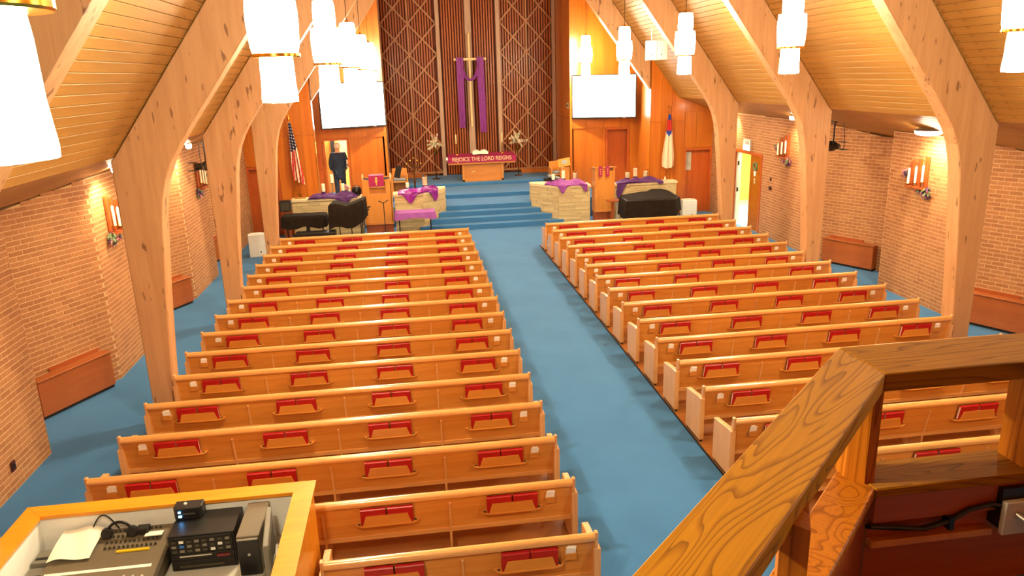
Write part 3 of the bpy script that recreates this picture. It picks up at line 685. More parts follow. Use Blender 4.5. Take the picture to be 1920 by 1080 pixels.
# ------------------------------------------------------------------ heater covers in the wall niches
def heater(s, y0, label):
    a = Vector((s*7.35, y0+2.58, 0)); c = Vector((s*8.1, y0+1.1, 0)); d = (c-a).normalized()
    n = Vector((-d.y, d.x, 0)); n = -n if n.x*s > 0 else n
    st = a+d*0.30; ln = 1.28; ang = math.atan2(d.y, d.x)
    # local x along the wall (toward the niche corner), local y away from it
    flip = 1 if Vector((-d.y, d.x, 0)).dot(n) > 0 else -1
    t = thing('heater_cover', label, 'heater', st, ang, 'wooden heater covers in the niches')
    def P(y): return y*flip
    part('body', HEATW, t, lambda b: b.prism([(P(0.015),0.05),(P(0.20),0.05),(P(0.20),0.58),(P(0.015),0.58)], 'x', 0, ln), bevel=0.006)
    part('top_board', HEATW, t, lambda b: b.prism([(P(0.03),0.581),(P(0.225),0.581),(P(0.225),0.605),(P(0.03),0.605)], 'x', -0.01, ln+0.01), bevel=0.005)
    part('vent_slot', HALFW, t, lambda b: b.prism([(P(0.013),0.606),(P(0.028),0.606),(P(0.028),0.66),(P(0.013),0.66)], 'x', 0.06, ln-0.35))
    part('toe_gap', KICK, t, lambda b: b.prism([(P(0.03),0.0),(P(0.17),0.0),(P(0.17),0.05),(P(0.03),0.05)], 'x', 0.01, ln))
heater(-1, 9.63, 'brown wooden heater cover on the left, nearest the camera')
heater(-1, 14.28, 'brown wooden heater cover behind the nearest left arch')
heater(-1, 18.93, 'brown wooden heater cover by the white speaker on the left')
heater(1, 9.63, 'brown wooden heater cover on the right behind the nearest arch')
heater(1, 14.28, 'brown wooden heater cover on the right beside the seventh pew')

# ------------------------------------------------------------------ candle sconces on the brick
def leafball(b, c, r, n, mats, rnd, flat=1.0):
    for _ in range(n):
        v = Vector((rnd.gauss(0,1), rnd.gauss(0,1), rnd.gauss(0,1))).normalized(); p = Vector(c)+Vector((v.x*r*flat, v.y*r, v.z*r))*rnd.uniform(0.5,1)
        q = v.to_track_quat('Z','Y').to_matrix().to_4x4(); M = Matrix.Translation(p) @ q @ Matrix.Rotation(rnd.uniform(-0.9,0.9),4,'X'); k = r*rnd.uniform(0.3,0.5)
        b.prism([(-k*0.5,0),(0,-k),(k*0.5,0),(0,k)], 'z', -0.003, 0.003, rnd.randrange(mats), M)
def sconce(s, y, z, label, seed):
    t = thing('candle_sconce', label, 'sconce', (s*7.338, y, z), 0, 'candle sconces on the brick walls'); rnd = random.Random(seed); q = -s
    for i in range(3):
        yy = -s*0+(i-1)*-0.2; hh = 0.36+0.06*i
        part('wood_backing', HALFW, t, lambda b: b.box(min(q*0.0,q*0.045), max(q*0.0,q*0.045), yy-0.045, yy+0.045, 0.0, hh+0.1), bevel=0.005)
        cd = part('candle', WAX, t, lambda b: b.lathe([(0.021,0.02+0.04*i),(0.021,0.30+0.05*i),(0.010,0.325+0.05*i)], (q*0.10, yy, 0), 12), smooth=True)
        part('drip_tray', BRASS, t, lambda b: b.lathe([(0.02,0.0+0.04*i),(0.05,0.012+0.04*i),(0.05,0.02+0.04*i)], (q*0.10, yy, 0), 12), smooth=True)
    part('bracket', HALFW, t, lambda b: b.box(min(q*0.0,q*0.12), max(q*0.0,q*0.12), -0.27, 0.27, -0.05, -0.005))
    part('flowers', [PINK, LEAFG, PURDK], t, lambda b: (leafball(b, (q*0.06,-0.30,-0.12), 0.13, 46, 3, rnd, 0.5), leafball(b, (q*0.06,0.36,0.20), 0.10, 26, 3, rnd, 0.5), leafball(b, (q*0.06,-0.05,-0.10), 0.09, 22, 3, rnd, 0.5)))
sconce(-1, 12.95, 2.34, 'three candle sconce with flowers on the left wall by the nearest arch', 1)
sconce(-1, 18.35, 2.30, 'three candle sconce on the left wall beneath the stage light', 2)
sconce(1, 13.32, 2.30, 'three candle sconce with flowers on the right wall by the nearest arch', 3)
sconce(1, 18.72, 2.32, 'three candle sconce on the right wall by the exit door', 4)

# ------------------------------------------------------------------ stage lights hanging under the eaves
def stage_light(s, y, label):
    x = s*6.85; z = slope_z(6.85)-0.07; t = thing('stage_light', label, 'stage light', (x, y, z-0.62))
    part('yoke', BLACK, t, lambda b: (b.box(-0.012,0.012,-0.12,-0.095,0.10,0.62), b.box(-0.012,0.012,0.095,0.12,0.10,0.62), b.box(-0.03,0.03,-0.16,0.16,0.595,0.62)))
    part('lamp_body', BLACK, t, lambda b: b.lathe([(0.06,-0.40),(0.11,-0.36),(0.11,-0.10),(0.16,-0.04),(0.16,0.12),(0.11,0.16),(0.09,0.36),(0.05,0.42)], (0,0,0), 14, M=Matrix.Translation((0,0,0.08)) @ Matrix.Rotation(0.5*s,4,'Z') @ Matrix.Rotation(PI/2+0.1*s,4,'Y') @ Matrix.Diagonal((0.7,0.7,0.85,1))), smooth=True)
    part('barn_door', BLACK, t, lambda b: (b.box(0.22*s,0.40*s,-0.09,0.09,-0.02,-0.008) if s > 0 else b.box(-0.40,-0.22,-0.09,0.09,-0.02,-0.008), b.box(min(0.22*s,0.38*s),max(0.22*s,0.38*s),-0.09,0.09,0.15,0.162)))
    part('cable', BLACK, t, lambda b: b.tube([(0,-0.34,0.10),(0.02,-0.44,0.02),(0.02,-0.50,0.10),(0.0,-0.52,0.35),(0,-0.46,0.61)], 0.008, 6))
stage_light(-1, 17.35, 'black stage light hanging under the left eave')
stage_light(1, 15.75, 'black stage light hanging under the right eave')

# ------------------------------------------------------------------ stone walls of the chancel
def stone_wall(label, plan, faces, seed):
    """plan: closed outline; faces: list of (p,q) front segments dressed with ledge stones"""
    rnd = random.Random(seed); cx = sum(p[0] for p in plan)/len(plan); cy = sum(p[1] for p in plan)/len(plan)
    t = thing('stone_wall', label, 'stone wall', (cx, cy, 0), 0, 'low stone walls of the chancel')
    wpart('core', STONEC, t, lambda b: b.prism(plan, 'z', 0.0, 1.12))
    def courses(b):
        for (p, q) in faces:
            a = Vector((p[0],p[1],0)); c = Vector((q[0],q[1],0)); d = (c-a); ln = d.length; d.normalize(); n = Vector((d.y,-d.x,0))
            if n.y > 0: n = -n
            z = 0.0
            while z < 1.11:
                hh = min(rnd.uniform(0.04,0.085), 1.12-z); x = 0
                while x < ln:
                    l = min(rnd.uniform(0.2,0.55), ln-x); pr = rnd.uniform(0.008,0.03)
                    k = [a+d*(x+0.003)-n*0.01, a+d*(x+l-0.003)-n*0.01, a+d*(x+l-0.003)+n*pr, a+d*(x+0.003)+n*pr]
                    vs = [v+Vector((0,0,z+0.002)) for v in k]+[v+Vector((0,0,z+hh-0.003)) for v in k]
                    b.add(vs, [(0,3,2,1),(4,5,6,7),(0,1,5,4),(1,2,6,5),(2,3,7,6),(3,0,4,7)]); x += l
                z += hh
    stuff(wpart('ledge_stones', STONE, t, courses))
    ex = [(x+(0.03 if x > cx else -0.03), y+(0.03 if y > cy else -0.045)) for x, y in plan]
    wpart('cap_slab', STONEC, t, lambda b: b.prism(ex, 'z', 1.12, 1.20), bevel=0.008)
    return t
stone_wall('cream stone wall at far left behind the covered keyboard', [(-6.0,22.85),(-3.97,22.85),(-3.97,23.2),(-6.0,23.2)], [((-6.0,22.85),(-3.97,22.85)),((-3.97,22.85),(-3.97,23.2))], 1)
stone_wall('cream stone wall between the left lectern and the steps', [(-2.98,22.95),(-2.12,22.95),(-1.40,23.83),(-1.40,24.11),(-1.9,24.11),(-2.35,23.5),(-2.98,23.5)], [((-2.98,22.95),(-2.12,22.95)),((-2.12,22.95),(-1.40,23.83)),((-1.40,23.83),(-1.40,24.11))], 2)
stone_wall('cream stone wall between the steps and the right lectern', [(1.40,23.83),(2.12,22.95),(3.12,22.95),(3.12,23.5),(2.35,23.5),(1.9,24.11),(1.40,24.11)], [((1.40,23.83),(2.12,22.95)),((2.12,22.95),(3.12,22.95)),((1.40,24.11),(1.40,23.83))], 3)
stone_wall('cream stone wall behind the covered grand piano', [(3.90,22.85),(5.90,22.85),(5.90,23.2),(3.90,23.2)], [((3.90,22.85),(5.90,22.85)),((3.90,23.2),(3.90,22.85))], 4)

def drape(label, name, x0, x1, mat, yf, hang, seed, zt=1.205, amp=0.07, yb=23.42):
    """cloth bunched on a wall top; hang(u) how far it falls over the front edge"""
    def fn(u, v):
        x = x0+(x1-x0)*u; f = yf(x); n = noise.noise(Vector((x*3.1+seed, v*4.0, seed*1.7))); n2 = noise.noise(Vector((x*8+seed, v*9, 3.3)))
        edge = 1-abs(2*u-1)**6
        if v < 0.55:
            w = v/0.55; y = yb-0.05*math.sin(5*u+seed)+(f-0.05-yb)*w; return (x+0.03*n2, y, zt+0.012+edge*max(0, amp*(0.8+1.4*n)*math.sin(PI*min(1, w*1.0))+0.03*n2+0.02))
        w = (v-0.55)/0.45; return (x+0.05*n*w+0.02*n2, f-0.062-0.03*abs(n2)-0.015*math.sin(x*26)*w, zt+0.012-hang(u)*w)
    b = MB(); b.sheet(fn, 46, 22, th=0.008); o = b.build(name, mat, None, smooth=True)
    return tag(o, label, 'cloth', 'purple cloths on the stone walls')
def hump(u, c, w, h): return h*math.exp(-((u-c)/w)**2)
drape('dusky purple cloth bunched on the far left stone wall', 'purple_cloth', -5.5, -4.05, PURDK, lambda x: 22.85, lambda u: 0.03+hump(u,0.72,0.12,0.22), 1, amp=0.10, yb=23.12)
drape('shiny magenta purple cloth on the stone wall left of the steps', 'purple_cloth', -2.85, -1.62, PURSAT, lambda x: 22.95+max(0, x+2.12)*1.2, lambda u: 0.02+hump(u,0.28,0.13,0.30)+hump(u,0.92,0.10,0.34), 5, amp=0.10)
drape('purple cloth on the stone wall right of the steps', 'purple_cloth', 1.75, 3.02, PURPLE, lambda x: 22.95+max(0, 2.12-x)*1.2, lambda u: 0.02+hump(u,0.40,0.08,0.24)+hump(u,0.95,0.08,0.22), 9, amp=0.11)
drape('deep purple cloth on the stone wall behind the piano', 'purple_cloth', 3.95, 5.45, PURDK, lambda x: 22.85, lambda u: 0.02+hump(u,0.06,0.09,0.48)+hump(u,0.95,0.06,0.08), 13, amp=0.09, yb=23.12)

def candle(label, x, y, z0, z1, r=0.045, glass=False, stand=None):
    t = thing('pillar_candle', label, 'candle', (x, y, z0), 0, 'pillar candles on the stone walls'); h = z1-z0
    base = 0.0
    if stand:
        base = stand-z0; part('stand', CHROME, t, lambda b: b.lathe([(0.06,0),(0.02,0.03),(0.014,base*0.5),(0.02,base-0.03),(0.06,base-0.01),(0.06,base)], seg=14), smooth=True)
    else:
        part('block', PURDK, t, lambda b: b.lathe([(r*1.2,0.0),(r*1.2,min(0.16,h*0.45))], seg=14)); base = min(0.16, h*0.45)
    part('wax', WAX, t, lambda b: b.lathe([(r,base),(r,h-0.01),(r*0.8,h),(r*0.3,h-0.012)], seg=18), smooth=True)
    part('wick', KICK, t, lambda b: b.tube([(0,0,h-0.015),(0.003,0,h+0.015)], 0.003, 6))
    if glass: part('glass', GLASS, t, lambda b: b.lathe([(r*1.45,base),(r*1.45,h+0.06)], seg=20, caps=False), smooth=True)
candle('cream pillar candle nearest the flag on the far left wall', -5.07, 23.06, 1.21, 1.60, 0.055)
candle('cream candle on a tall slim stand in front of the doorway', -4.80, 23.08, 1.21, 1.86, 0.055, stand=1.62)
candle('cream pillar candle next to the pink flower', -4.49, 23.06, 1.21, 1.58, 0.055)
candle('cream pillar candle left of the bronze menorah', -2.56, 23.3, 1.21, 1.48, 0.05)
candle('cream candle in a clear glass at the left steps', -2.02, 23.36, 1.21, 1.62, 0.06, glass=True)
candle('cream pillar candle closest to the right side of the steps', 2.03, 23.36, 1.21, 1.52, 0.05)
candle('tallest cream candle on the wall right of the steps', 2.36, 23.40, 1.21, 1.61, 0.055)
candle('round cream candle in glass beside the right lectern', 2.72, 23.34, 1.21, 1.52, 0.055, glass=True)
candle('cream candle in glass beside the right lectern on the far wall', 4.36, 23.06, 1.21, 1.50, 0.06, glass=True)
candle('tallest cream candle in glass on the far right wall', 4.62, 23.08, 1.21, 1.62, 0.055, glass=True)
candle('cream candle in glass nearest the white flag', 4.95, 23.06, 1.21, 1.52, 0.055, glass=True)
t = thing('gold_star', 'small gold star ornament at the end of the far left wall', 'ornament', (-5.76,23.0,1.20))
part('star', BRASS, t, lambda b: b.prism([((0.10 if k % 2 == 0 else 0.035)*math.cos(PI/2+k*PI/5), 0.10+(0.10 if k % 2 == 0 else 0.035)*math.sin(PI/2+k*PI/5)) for k in range(10)], 'y', -0.012, 0.012)); part('foot', BRASS, t, lambda b: b.box(-0.16, 0.16, -0.05, 0.05, 0.0, 0.018))
t = thing('tealight', 'tiny cream light at the end of the far right wall', 'candle', (5.58,23.0,1.20))
part('cup', CHROME, t, lambda b: b.lathe([(0.04,0),(0.045,0.03)], seg=12)); part('flame', WAX, t, lambda b: b.lathe([(0.03,0.03),(0.022,0.08),(0.004,0.14)], seg=10), smooth=True)
t = thing('pink_flower', 'pink silk flower beside the candles on the far left wall', 'flower', (-4.37,23.06,1.21)); rf = random.Random(8)
part('blossom', [PINK, CARD], t, lambda b: leafball(b, (0,0,0.24), 0.11, 30, 2, rf)); part('stem', LEAFG, t, lambda b: b.tube([(0,0,0),(0.01,0,0.2)], 0.008, 6))
t = thing('dark_basket', 'round dark basket beside the left lectern on the stone wall', 'basket', (-4.09,23.04,1.20))
part('bowl', DARKM, t, lambda b: b.lathe([(0.09,0),(0.14,0.07),(0.15,0.16),(0.11,0.24),(0.04,0.28)], seg=18), smooth=True); part('handle', BRONZE, t, lambda b: b.tube([(-0.14*math.cos(a),0,0.14+0.18*math.sin(a)) for a in [PI*k/10 for k in range(11)]], 0.01, 6))

# ------------------------------------------------------------------ lecterns
t = thing('lectern', 'oak pulpit with magenta banner between the left stone walls', 'lectern', (-3.46, 22.74, 0))
wpart('base', HALFW, t, lambda b: b.box(-3.86, -3.05, 22.66, 23.0, 0.0, 0.36))
wpart('front_panel', LECT, t, lambda b: b.prism([(-3.85,0.36),(-3.04,0.36),(-3.04,1.62),(-3.20,1.62),(-3.20,1.28),(-3.69,1.28),(-3.69,1.62),(-3.85,1.62)], 'y', 22.58, 22.62), bevel=0.004)
wpart('niche_back', LECT, t, lambda b: b.box(-3.70, -3.19, 22.72, 22.75, 1.2, 1.62))
wpart('shelf', ALTW, t, lambda b: b.box(-3.70, -3.19, 22.60, 22.74, 1.26, 1.285))
for s_, xx in ((-1,-3.865),(1,-3.045)):
    wpart('side_cheek', LECT, t, lambda b: b.prism([(22.58,0.36),(23.02,0.36),(23.02,1.84),(22.70,1.86),(22.62,1.72),(22.58,1.68)], 'x', xx-0.022, xx+0.022), bevel=0.004)
    wpart('corner_block', ALTW, t, lambda b: b.prism([(min(xx,xx-s_*0.17),1.62),(max(xx,xx-s_*0.17),1.62),(max(xx,xx-s_*0.17),1.68 if s_ < 0 else 1.74),(min(xx,xx-s_*0.17),1.74 if s_ < 0 else 1.68)], 'y', 22.57, 22.66))
wpart('desk_top', LECT, t, lambda b: b.prism([(22.60,1.80),(23.0,1.70),(23.0,1.67),(22.60,1.77)], 'x', -3.84, -3.07))
wpart('foot_rail', ALTW, t, lambda b: b.box(-3.86, -3.03, 22.56, 22.60, 0.36, 0.42))
t = thing('pulpit_banner', 'magenta parament with gold emblem hanging on the left pulpit', 'parament', (-3.46, 22.55, 1.50))
wpart('cloth', MAGEN, t, lambda b: (b.box(-3.68, -3.24, 22.548, 22.556, 1.50, 1.83), b.box(-3.68, -3.24, 22.548, 22.95, 1.826, 1.834)), bevel=0.002)
wpart('emblem', GOLDT, t, lambda b: (b.lathe([(0.035,0),(0.035,0.006)], seg=12, M=Matrix.Translation((-3.46,22.547,1.75)) @ Matrix.Rotation(PI/2,4,'X')), b.prism([(-3.50,1.70),(-3.42,1.70),(-3.445,1.62),(-3.452,1.54),(-3.468,1.54),(-3.475,1.62)], 'y', 22.540, 22.548), b.box(-3.51, -3.41, 22.540, 22.548, 1.655, 1.67)))
wpart('fringe', GOLDT, t, lambda b: b.box(-3.68, -3.24, 22.547, 22.557, 1.485, 1.502))
t = thing('lectern', 'narrow oak lectern with two magenta ribbons between the right stone walls', 'lectern', (3.50, 22.74, 0))
wpart('base', HALFW, t, lambda b: b.box(3.22, 3.80, 22.68, 23.0, 0.0, 0.37))
wpart('front_panel', LECT, t, lambda b: b.box(3.27, 3.76, 22.60, 22.64, 0.37, 1.64), bevel=0.004)
wpart('side_cheek', ALTW, t, lambda b: b.box(3.19, 3.27, 22.58, 23.0, 0.37, 1.74), bevel=0.005)
wpart('side_cheek', ALTW, t, lambda b: b.box(3.76, 3.82, 22.58, 23.0, 0.37, 1.74), bevel=0.005)
wpart('desk_top', ALTW, t, lambda b: b.prism([(22.55,1.78),(23.02,1.70),(23.02,1.66),(22.55,1.74)], 'x', 3.16, 3.86), bevel=0.004)
wpart('bottom_rail', ALTW, t, lambda b: b.box(3.19, 3.82, 22.575, 22.60, 0.37, 0.43))
for k, xx in ((0,3.355),(1,3.575)):
    t = thing('ribbon', ('left' if k == 0 else 'right')+' magenta ribbon with gold dots on the right lectern', 'ribbon', (xx,22.54,1.48))
    wpart('cloth', MAGEN, t, lambda b: (b.box(xx-0.055, xx+0.055, 22.534, 22.545, 1.48, 1.795), b.box(xx-0.055, xx+0.055, 22.534, 22.60, 1.785, 1.795)))
    wpart('dots', GOLDT, t, lambda b: [b.box(xx-0.014, xx+0.014, 22.530, 22.535, z, z+0.028) for z in (1.55,1.62,1.69)])

# ------------------------------------------------------------------ altar
t = thing('altar', 'light oak altar table with framed front', 'altar', (0.2, 27.85, 0.83))
wpart('front_panel', ALTW, t, lambda b: b.box(-0.50, 0.92, 27.62, 27.66, 0.86, 1.46))
wpart('body', ALTW, t, lambda b: b.box(-0.52, 0.94, 27.66, 28.15, 0.83, 1.47))
for bx in ((-0.55,-0.47,0.83,1.47),(0.89,0.97,0.83,1.47),(-0.55,0.97,0.83,0.90)):
    wpart('front_trim', LECT, t, lambda b: b.box(bx[0], bx[1], 27.585, 27.62, bx[2], bx[3]), bevel=0.004)
wpart('table_top', ALTW, t, lambda b: b.box(-1.06, 1.42, 27.5, 28.3, 1.47, 1.535), bevel=0.008)
wpart('carved_mark', CREAMT, t, lambda b: b.tube([(-0.22,27.612,1.14),(-0.15,27.612,1.20),(-0.06,27.612,1.205)], [0.006,0.014,0.008], 8))
t = thing('altar_runner', 'purple red altar runner lettered REJOICE THE LORD REIGNS', 'altar cloth', (0.18, 27.5, 1.54))
wpart('cloth', MAGEN, t, lambda b: (b.box(-1.08, 1.44, 27.478, 27.49, 1.535, 1.775), b.add([(-1.08,27.478,1.775),(1.44,27.478,1.775),(1.36,28.25,1.80),(-1.0,28.25,1.80),(-1.08,27.478,1.765),(1.44,27.478,1.765),(1.36,28.25,1.54),(-1.0,28.25,1.54)], [(0,1,2,3),(4,7,6,5),(0,4,5,1),(1,5,6,2),(2,6,7,3),(3,7,4,0)])))
lt = textmesh('REJOICE THE LORD REIGNS', 0.205, CREAMT)
o = link('lettering', lt, t); o.matrix_parent_inverse = Matrix.Translation(-Vector(t.location)); o.rotation_euler = (PI/2, 0, 0); o.location = (0.18, 27.474, 1.655); o.scale = (0.80,1,1)
lw = max(v.co.x for v in lt.vertices)-min(v.co.x for v in lt.vertices); o.scale = (2.16/lw, 1.0, 1)
wpart('tassel', CARD, t, lambda b: b.lathe([(0.01,0),(0.045,0.05),(0.02,0.14)], (-1.10,27.47,1.62), 8))
t = thing('open_bible', 'large open bible lying on the altar', 'bible', (0.15, 27.85, 1.80))
for s_ in (-1, 1):
    wpart('page_block', PAPER, t, lambda b: b.prism([(0.15,1.815),(0.15+s_*0.28,1.80),(0.15+s_*0.29,1.88),(0.15+s_*0.20,1.945),(0.15+s_*0.08,1.94),(0.15,1.89)], 'y', 27.66, 28.02))
wpart('cover', BRONZE, t, lambda b: b.box(-0.16, 0.46, 27.63, 28.05, 1.79, 1.802))
for s_, xx in ((-1,-0.71),(1,0.99)):
    sd = 'left' if s_ < 0 else 'right'
    t = thing('altar_candlestick', f'slim candle on a brass stick at the {sd} end of the altar', 'candlestick', (xx, 27.95, 1.79))
    part('stick', BRASS, t, lambda b: b.lathe([(0.075,0),(0.07,0.02),(0.02,0.05),(0.016,0.25),(0.03,0.30),(0.016,0.34),(0.03,0.40)], seg=14), smooth=True)
    part('candle', CREAMT, t, lambda b: b.lathe([(0.026,0.40),(0.024,0.72),(0.008,0.74)], seg=12), smooth=True)
def bouquet(x, y, label, seed):
    t = thing('flower_stand', label, 'flowers', (x, y, 0.83), 0, 'white flower arrangements by the altar'); rnd = random.Random(seed)
    part('stand', BRONZE, t, lambda b: (b.lathe([(0.16,0),(0.15,0.02),(0.02,0.05),(0.015,0.9),(0.02,0.95)], seg=14)), smooth=True)
    part('vase', BRASS, t, lambda b: b.lathe([(0.04,0.95),(0.08,1.02),(0.07,1.14),(0.09,1.2)], seg=14), smooth=True)
    for k in range(26):
        a = rnd.uniform(0, 2*PI); e = rnd.uniform(-0.45, 1.45); l = rnd.uniform(0.26, 0.44)
        d = Vector((math.cos(a)*math.cos(e), 0.45*math.sin(a)*math.cos(e), math.sin(e)))
        if k < 2: d = Vector((0.25*(-1)**k, 0, 1)).normalized(); l = 0.5
        c = Vector((0,0,1.30)); side = d.cross(Vector((0,1,0.3))).normalized()
        def spray(b):
            pts = [c+d*l*t_+Vector((0,0,-0.10*t_*t_)) for t_ in (0, .35, .7, 1)]
            b.tube(pts, [0.006,0.012,0.010,0.003], 6, 1)
            for j in range(7):
                q = c+d*l*(0.35+0.1*j)+Vector((0,0,-0.10*(0.35+0.1*j)**2)); w = 0.055
                r_ = Vector((rnd.uniform(-1,1), rnd.uniform(-1,1), rnd.uniform(-1,1))).normalized()
                M = Matrix.Translation(q) @ r_.to_track_quat('Z','Y').to_matrix().to_4x4()
                b.prism([(-w*0.5,0),(0,-w),(w*0.5,0),(0,w)], 'z', -0.005, 0.005, 2 if rnd.random() < 0.12 else 0, M)
        part('flower_spray', [PETAL, LEAFG, PINK], t, spray)
bouquet(-1.47, 28.7, 'white flower arrangement on a stand left of the altar', 21)
bouquet(1.68, 28.7, 'white flower arrangement on a stand right of the altar', 22)

# ------------------------------------------------------------------ cross with purple drape
t = thing('wall_cross', 'tall pale cross mounted on the centre post of the dark screen', 'cross', (0.04, 29.5, 2.68))
wpart('upright', CREAMT, t, lambda b: b.box(0.005, 0.075, 29.46, 29.53, 2.68, 6.11), bevel=0.006)
wpart('crossbar', CREAMT, t, lambda b: b.box(-0.56, 0.68, 29.44, 29.51, 5.14, 5.225), bevel=0.006)
wpart('mount', POST, t, lambda b: (b.box(0.0, 0.08, 29.53, 29.60, 3.3, 3.4), b.box(0.0, 0.08, 29.53, 29.60, 5.5, 5.6)))
def fall(x0a, x1a, x0b, x1b, z0, z1, y, k):
    def fn(u, v):
        a = x0a+(x1a-x0a)*u; c = x0b+(x1b-x0b)*u; x = a+(c-a)*v
        return (x, y-0.03*math.sin(u*PI*3+k)*(0.4+v)-0.02, z0+(z1-z0)*v)
    return fn
t = thing('cross_drape', 'purple cloth draped over the arms of the cross', 'drape', (0.04, 29.4, 2.5))
wpart('left_fall', PURPLE, t, lambda b: b.sheet(fall(-0.47,-0.20,-0.45,-0.22,5.25,2.66,29.41,0), 14, 20), smooth=True)
wpart('right_fall', PURPLE, t, lambda b: b.sheet(fall(0.29,0.57,0.35,0.61,5.25,2.47,29.41,1), 14, 20), smooth=True)
def swag(u, v):
    x = -0.30+0.68*u; k = 4*u*(1-u); sag = 0.78*k**0.9; w = 0.50-0.42*k
    return (x, 29.36-0.03*math.sin(v*PI*2), 5.25-sag-w*v)
wpart('swag', PURPLE, t, lambda b: b.sheet(swag, 28, 6), smooth=True)

# ------------------------------------------------------------------ screens, hanging speakers, small wall fittings
for s_, cx, th in ((-1,-4.16,0.36),(1,4.26,-0.36)):
    sd = 'left' if s_ < 0 else 'right'
    t = thing('screen', f'large blank white screen on the {sd} front wall', 'screen', (cx, 25.66, 3.04), th)
    part('frame', BLACK, t, lambda b: (b.box(-1.10,1.10,0.0,0.06,0.0,1.46),), bevel=0.01)
    part('panel', SCREEN, t, lambda b: b.box(-1.065,1.065,-0.006,0.004,0.05,1.425))
    part('indicator', CHROME, t, lambda b: b.box(0.66,0.74,-0.004,0.002,0.01,0.03))
    part('wall_mount', DARKM, t, lambda b: b.box(-0.25,0.25,0.06,0.12,0.5,0.95))
t = thing('hanging_speaker', 'white twin loudspeaker hanging on wires before the right front wall', 'speaker', (4.54, 21.0, 4.86), -0.12)
for k in (0, 1):
    part('cabinet', LGREY, t, lambda b: b.box(-0.285+0.29*k, -0.005+0.29*k, -0.12, 0.16, 0.0, 0.52), bevel=0.01)
    part('port', KNOB, t, lambda b: b.box(-0.16+0.26*k, -0.135+0.26*k, -0.124, -0.119, 0.12, 0.165))
    part('wire', CHROME, t, lambda b: b.tube([(-0.145+0.29*k,0,0.52),(-0.145+0.29*k,0,0.72+(0.23 if k==0 else -0.12))], 0.005, 6))
t = thing('thermostat', 'small cream wall plate beside the right screen', 'wall plate', (3.18, 26.55, 3.38))
wpart('plate', PLATEM, t, lambda b: b.box(3.185, 3.205, 26.40, 26.72, 3.38, 3.57)); wpart('grille', KNOB, t, lambda b: [b.box(3.18, 3.186, 26.44+0.06*i, 26.47+0.06*i, 3.43, 3.52) for i in range(4)])
t = thing('exit_sign', 'small white lit sign above the exit door', 'sign', (7.30, 20.95, 2.26))
wpart('case', WHITE, t, lambda b: b.box(7.30, 7.345, 20.72, 21.18, 2.26, 2.58)); wpart('face', EXITM, t, lambda b: b.box(7.292, 7.30, 20.76, 21.14, 2.28, 2.42)); wpart('lens', LGREY, t, lambda b: b.box(7.292, 7.30, 20.80, 21.02, 2.44, 2.54))
for (zz, hh, ww, lb) in ((1.58,0.09,0.06,'small dark switch on the right wall by the exit door'),(1.33,0.10,0.14,'larger dark wall plate below the switch by the exit door')):
    t = thing('wall_switch', lb, 'wall plate', (7.335,19.40,zz)); wpart('plate', DPLATE, t, lambda b: b.box(7.322, 7.337, 19.40-ww/2, 19.40+ww/2, zz, zz+hh)); wpart('toggle', KICK, t, lambda b: b.box(7.314, 7.323, 19.39, 19.41, zz+0.03, zz+0.06))
t = thing('wall_outlet', 'dark outlet low on the left brick wall near the booth', 'wall plate', (-7.335,8.72,0.26)); wpart('plate', DPLATE, t, lambda b: b.box(-7.338, -7.322, 8.68, 8.76, 0.26, 0.38)); wpart('socket', KICK, t, lambda b: b.box(-7.323, -7.316, 8.70, 8.74, 0.29, 0.35))

# ------------------------------------------------------------------ flags on poles
def flag(label, x, y, ztop, zfin, zbot, base_z, mats, mi, wtop, wbot, slant, seed):
    t = thing('flag', label, 'flag', (x, y, base_z), 0, 'flags beside the front walls')
    wpart('pole', BRASS, t, lambda b: b.tube([(x, y, base_z+0.03), (x, y, ztop)], 0.014, 10), smooth=True)
    wpart('base', BRASS, t, lambda b: b.lathe([(0.13,0),(0.12,0.03),(0.04,0.06),(0.025,0.12)], (x,y,base_z), 18), smooth=True)
    wpart('finial', BRASS, t, lambda b: (b.lathe([(0.02,0),(0.028,0.03),(0.008,0.05)], (x,y,ztop), 10), b.box(x-0.012, x+0.012, y-0.008, y+0.008, ztop+0.04, zfin), b.box(x-0.05, x+0.05, y-0.008, y+0.008, zfin-0.085, zfin-0.06)) if seed == 2 else b.lathe([(0.02,0),(0.035,0.05),(0.02,0.10),(0.003,zfin-ztop)], (x,y,ztop), 10), smooth=(seed != 2))
    def fn(u, v):
        w = wtop+(wbot-wtop)*min(1, v*1.25); a = (u-0.5); cx = x+0.02+slant*v
        return (cx+w*a, y-0.05-0.05*math.sin(u*PI*5+seed)*(0.25+v)-0.02*v, ztop-0.04-(ztop-0.04-zbot)*v*(1-0.10*abs(a)*(1 if seed == 2 else 0))-(0.16*u*v if seed == 1 else 0))
    wpart('cloth', mats, t, lambda b: b.sheet(fn, 30, 60, mi, 0.005), smooth=True)
def us(u, v):
    if v < 0.46+0.10*(0.5-u):
        return 2 if (int(v*40) % 2 == 0 and int(u*9+0.5*(int(v*20) % 2)) % 2 == 0) else 1
    return 0 if int((u*1.1+v*0.35)*6.5) % 2 == 0 else 2
def ch(u, v):
    e = abs(u-0.5)
    if v < 0.10: return 1
    if v < 0.30: return 0
    if v < 0.42-0.22*e: return 1
    return 2
flag('stars and stripes flag hanging furled on a pole at the left', -5.92, 23.40, 3.46, 3.66, 1.72, 0.0, [FLAGR, FLAGB, FLAGW], us, 0.07, 0.30, 0.12, 1)
flag('white flag with blue and red corner furled on a pole at the right', 5.78, 23.40, 3.27, 3.53, 1.52, 0.0, [FLAGR, FLAGB2, FLAGW], ch, 0.08, 0.42, -0.03, 2)

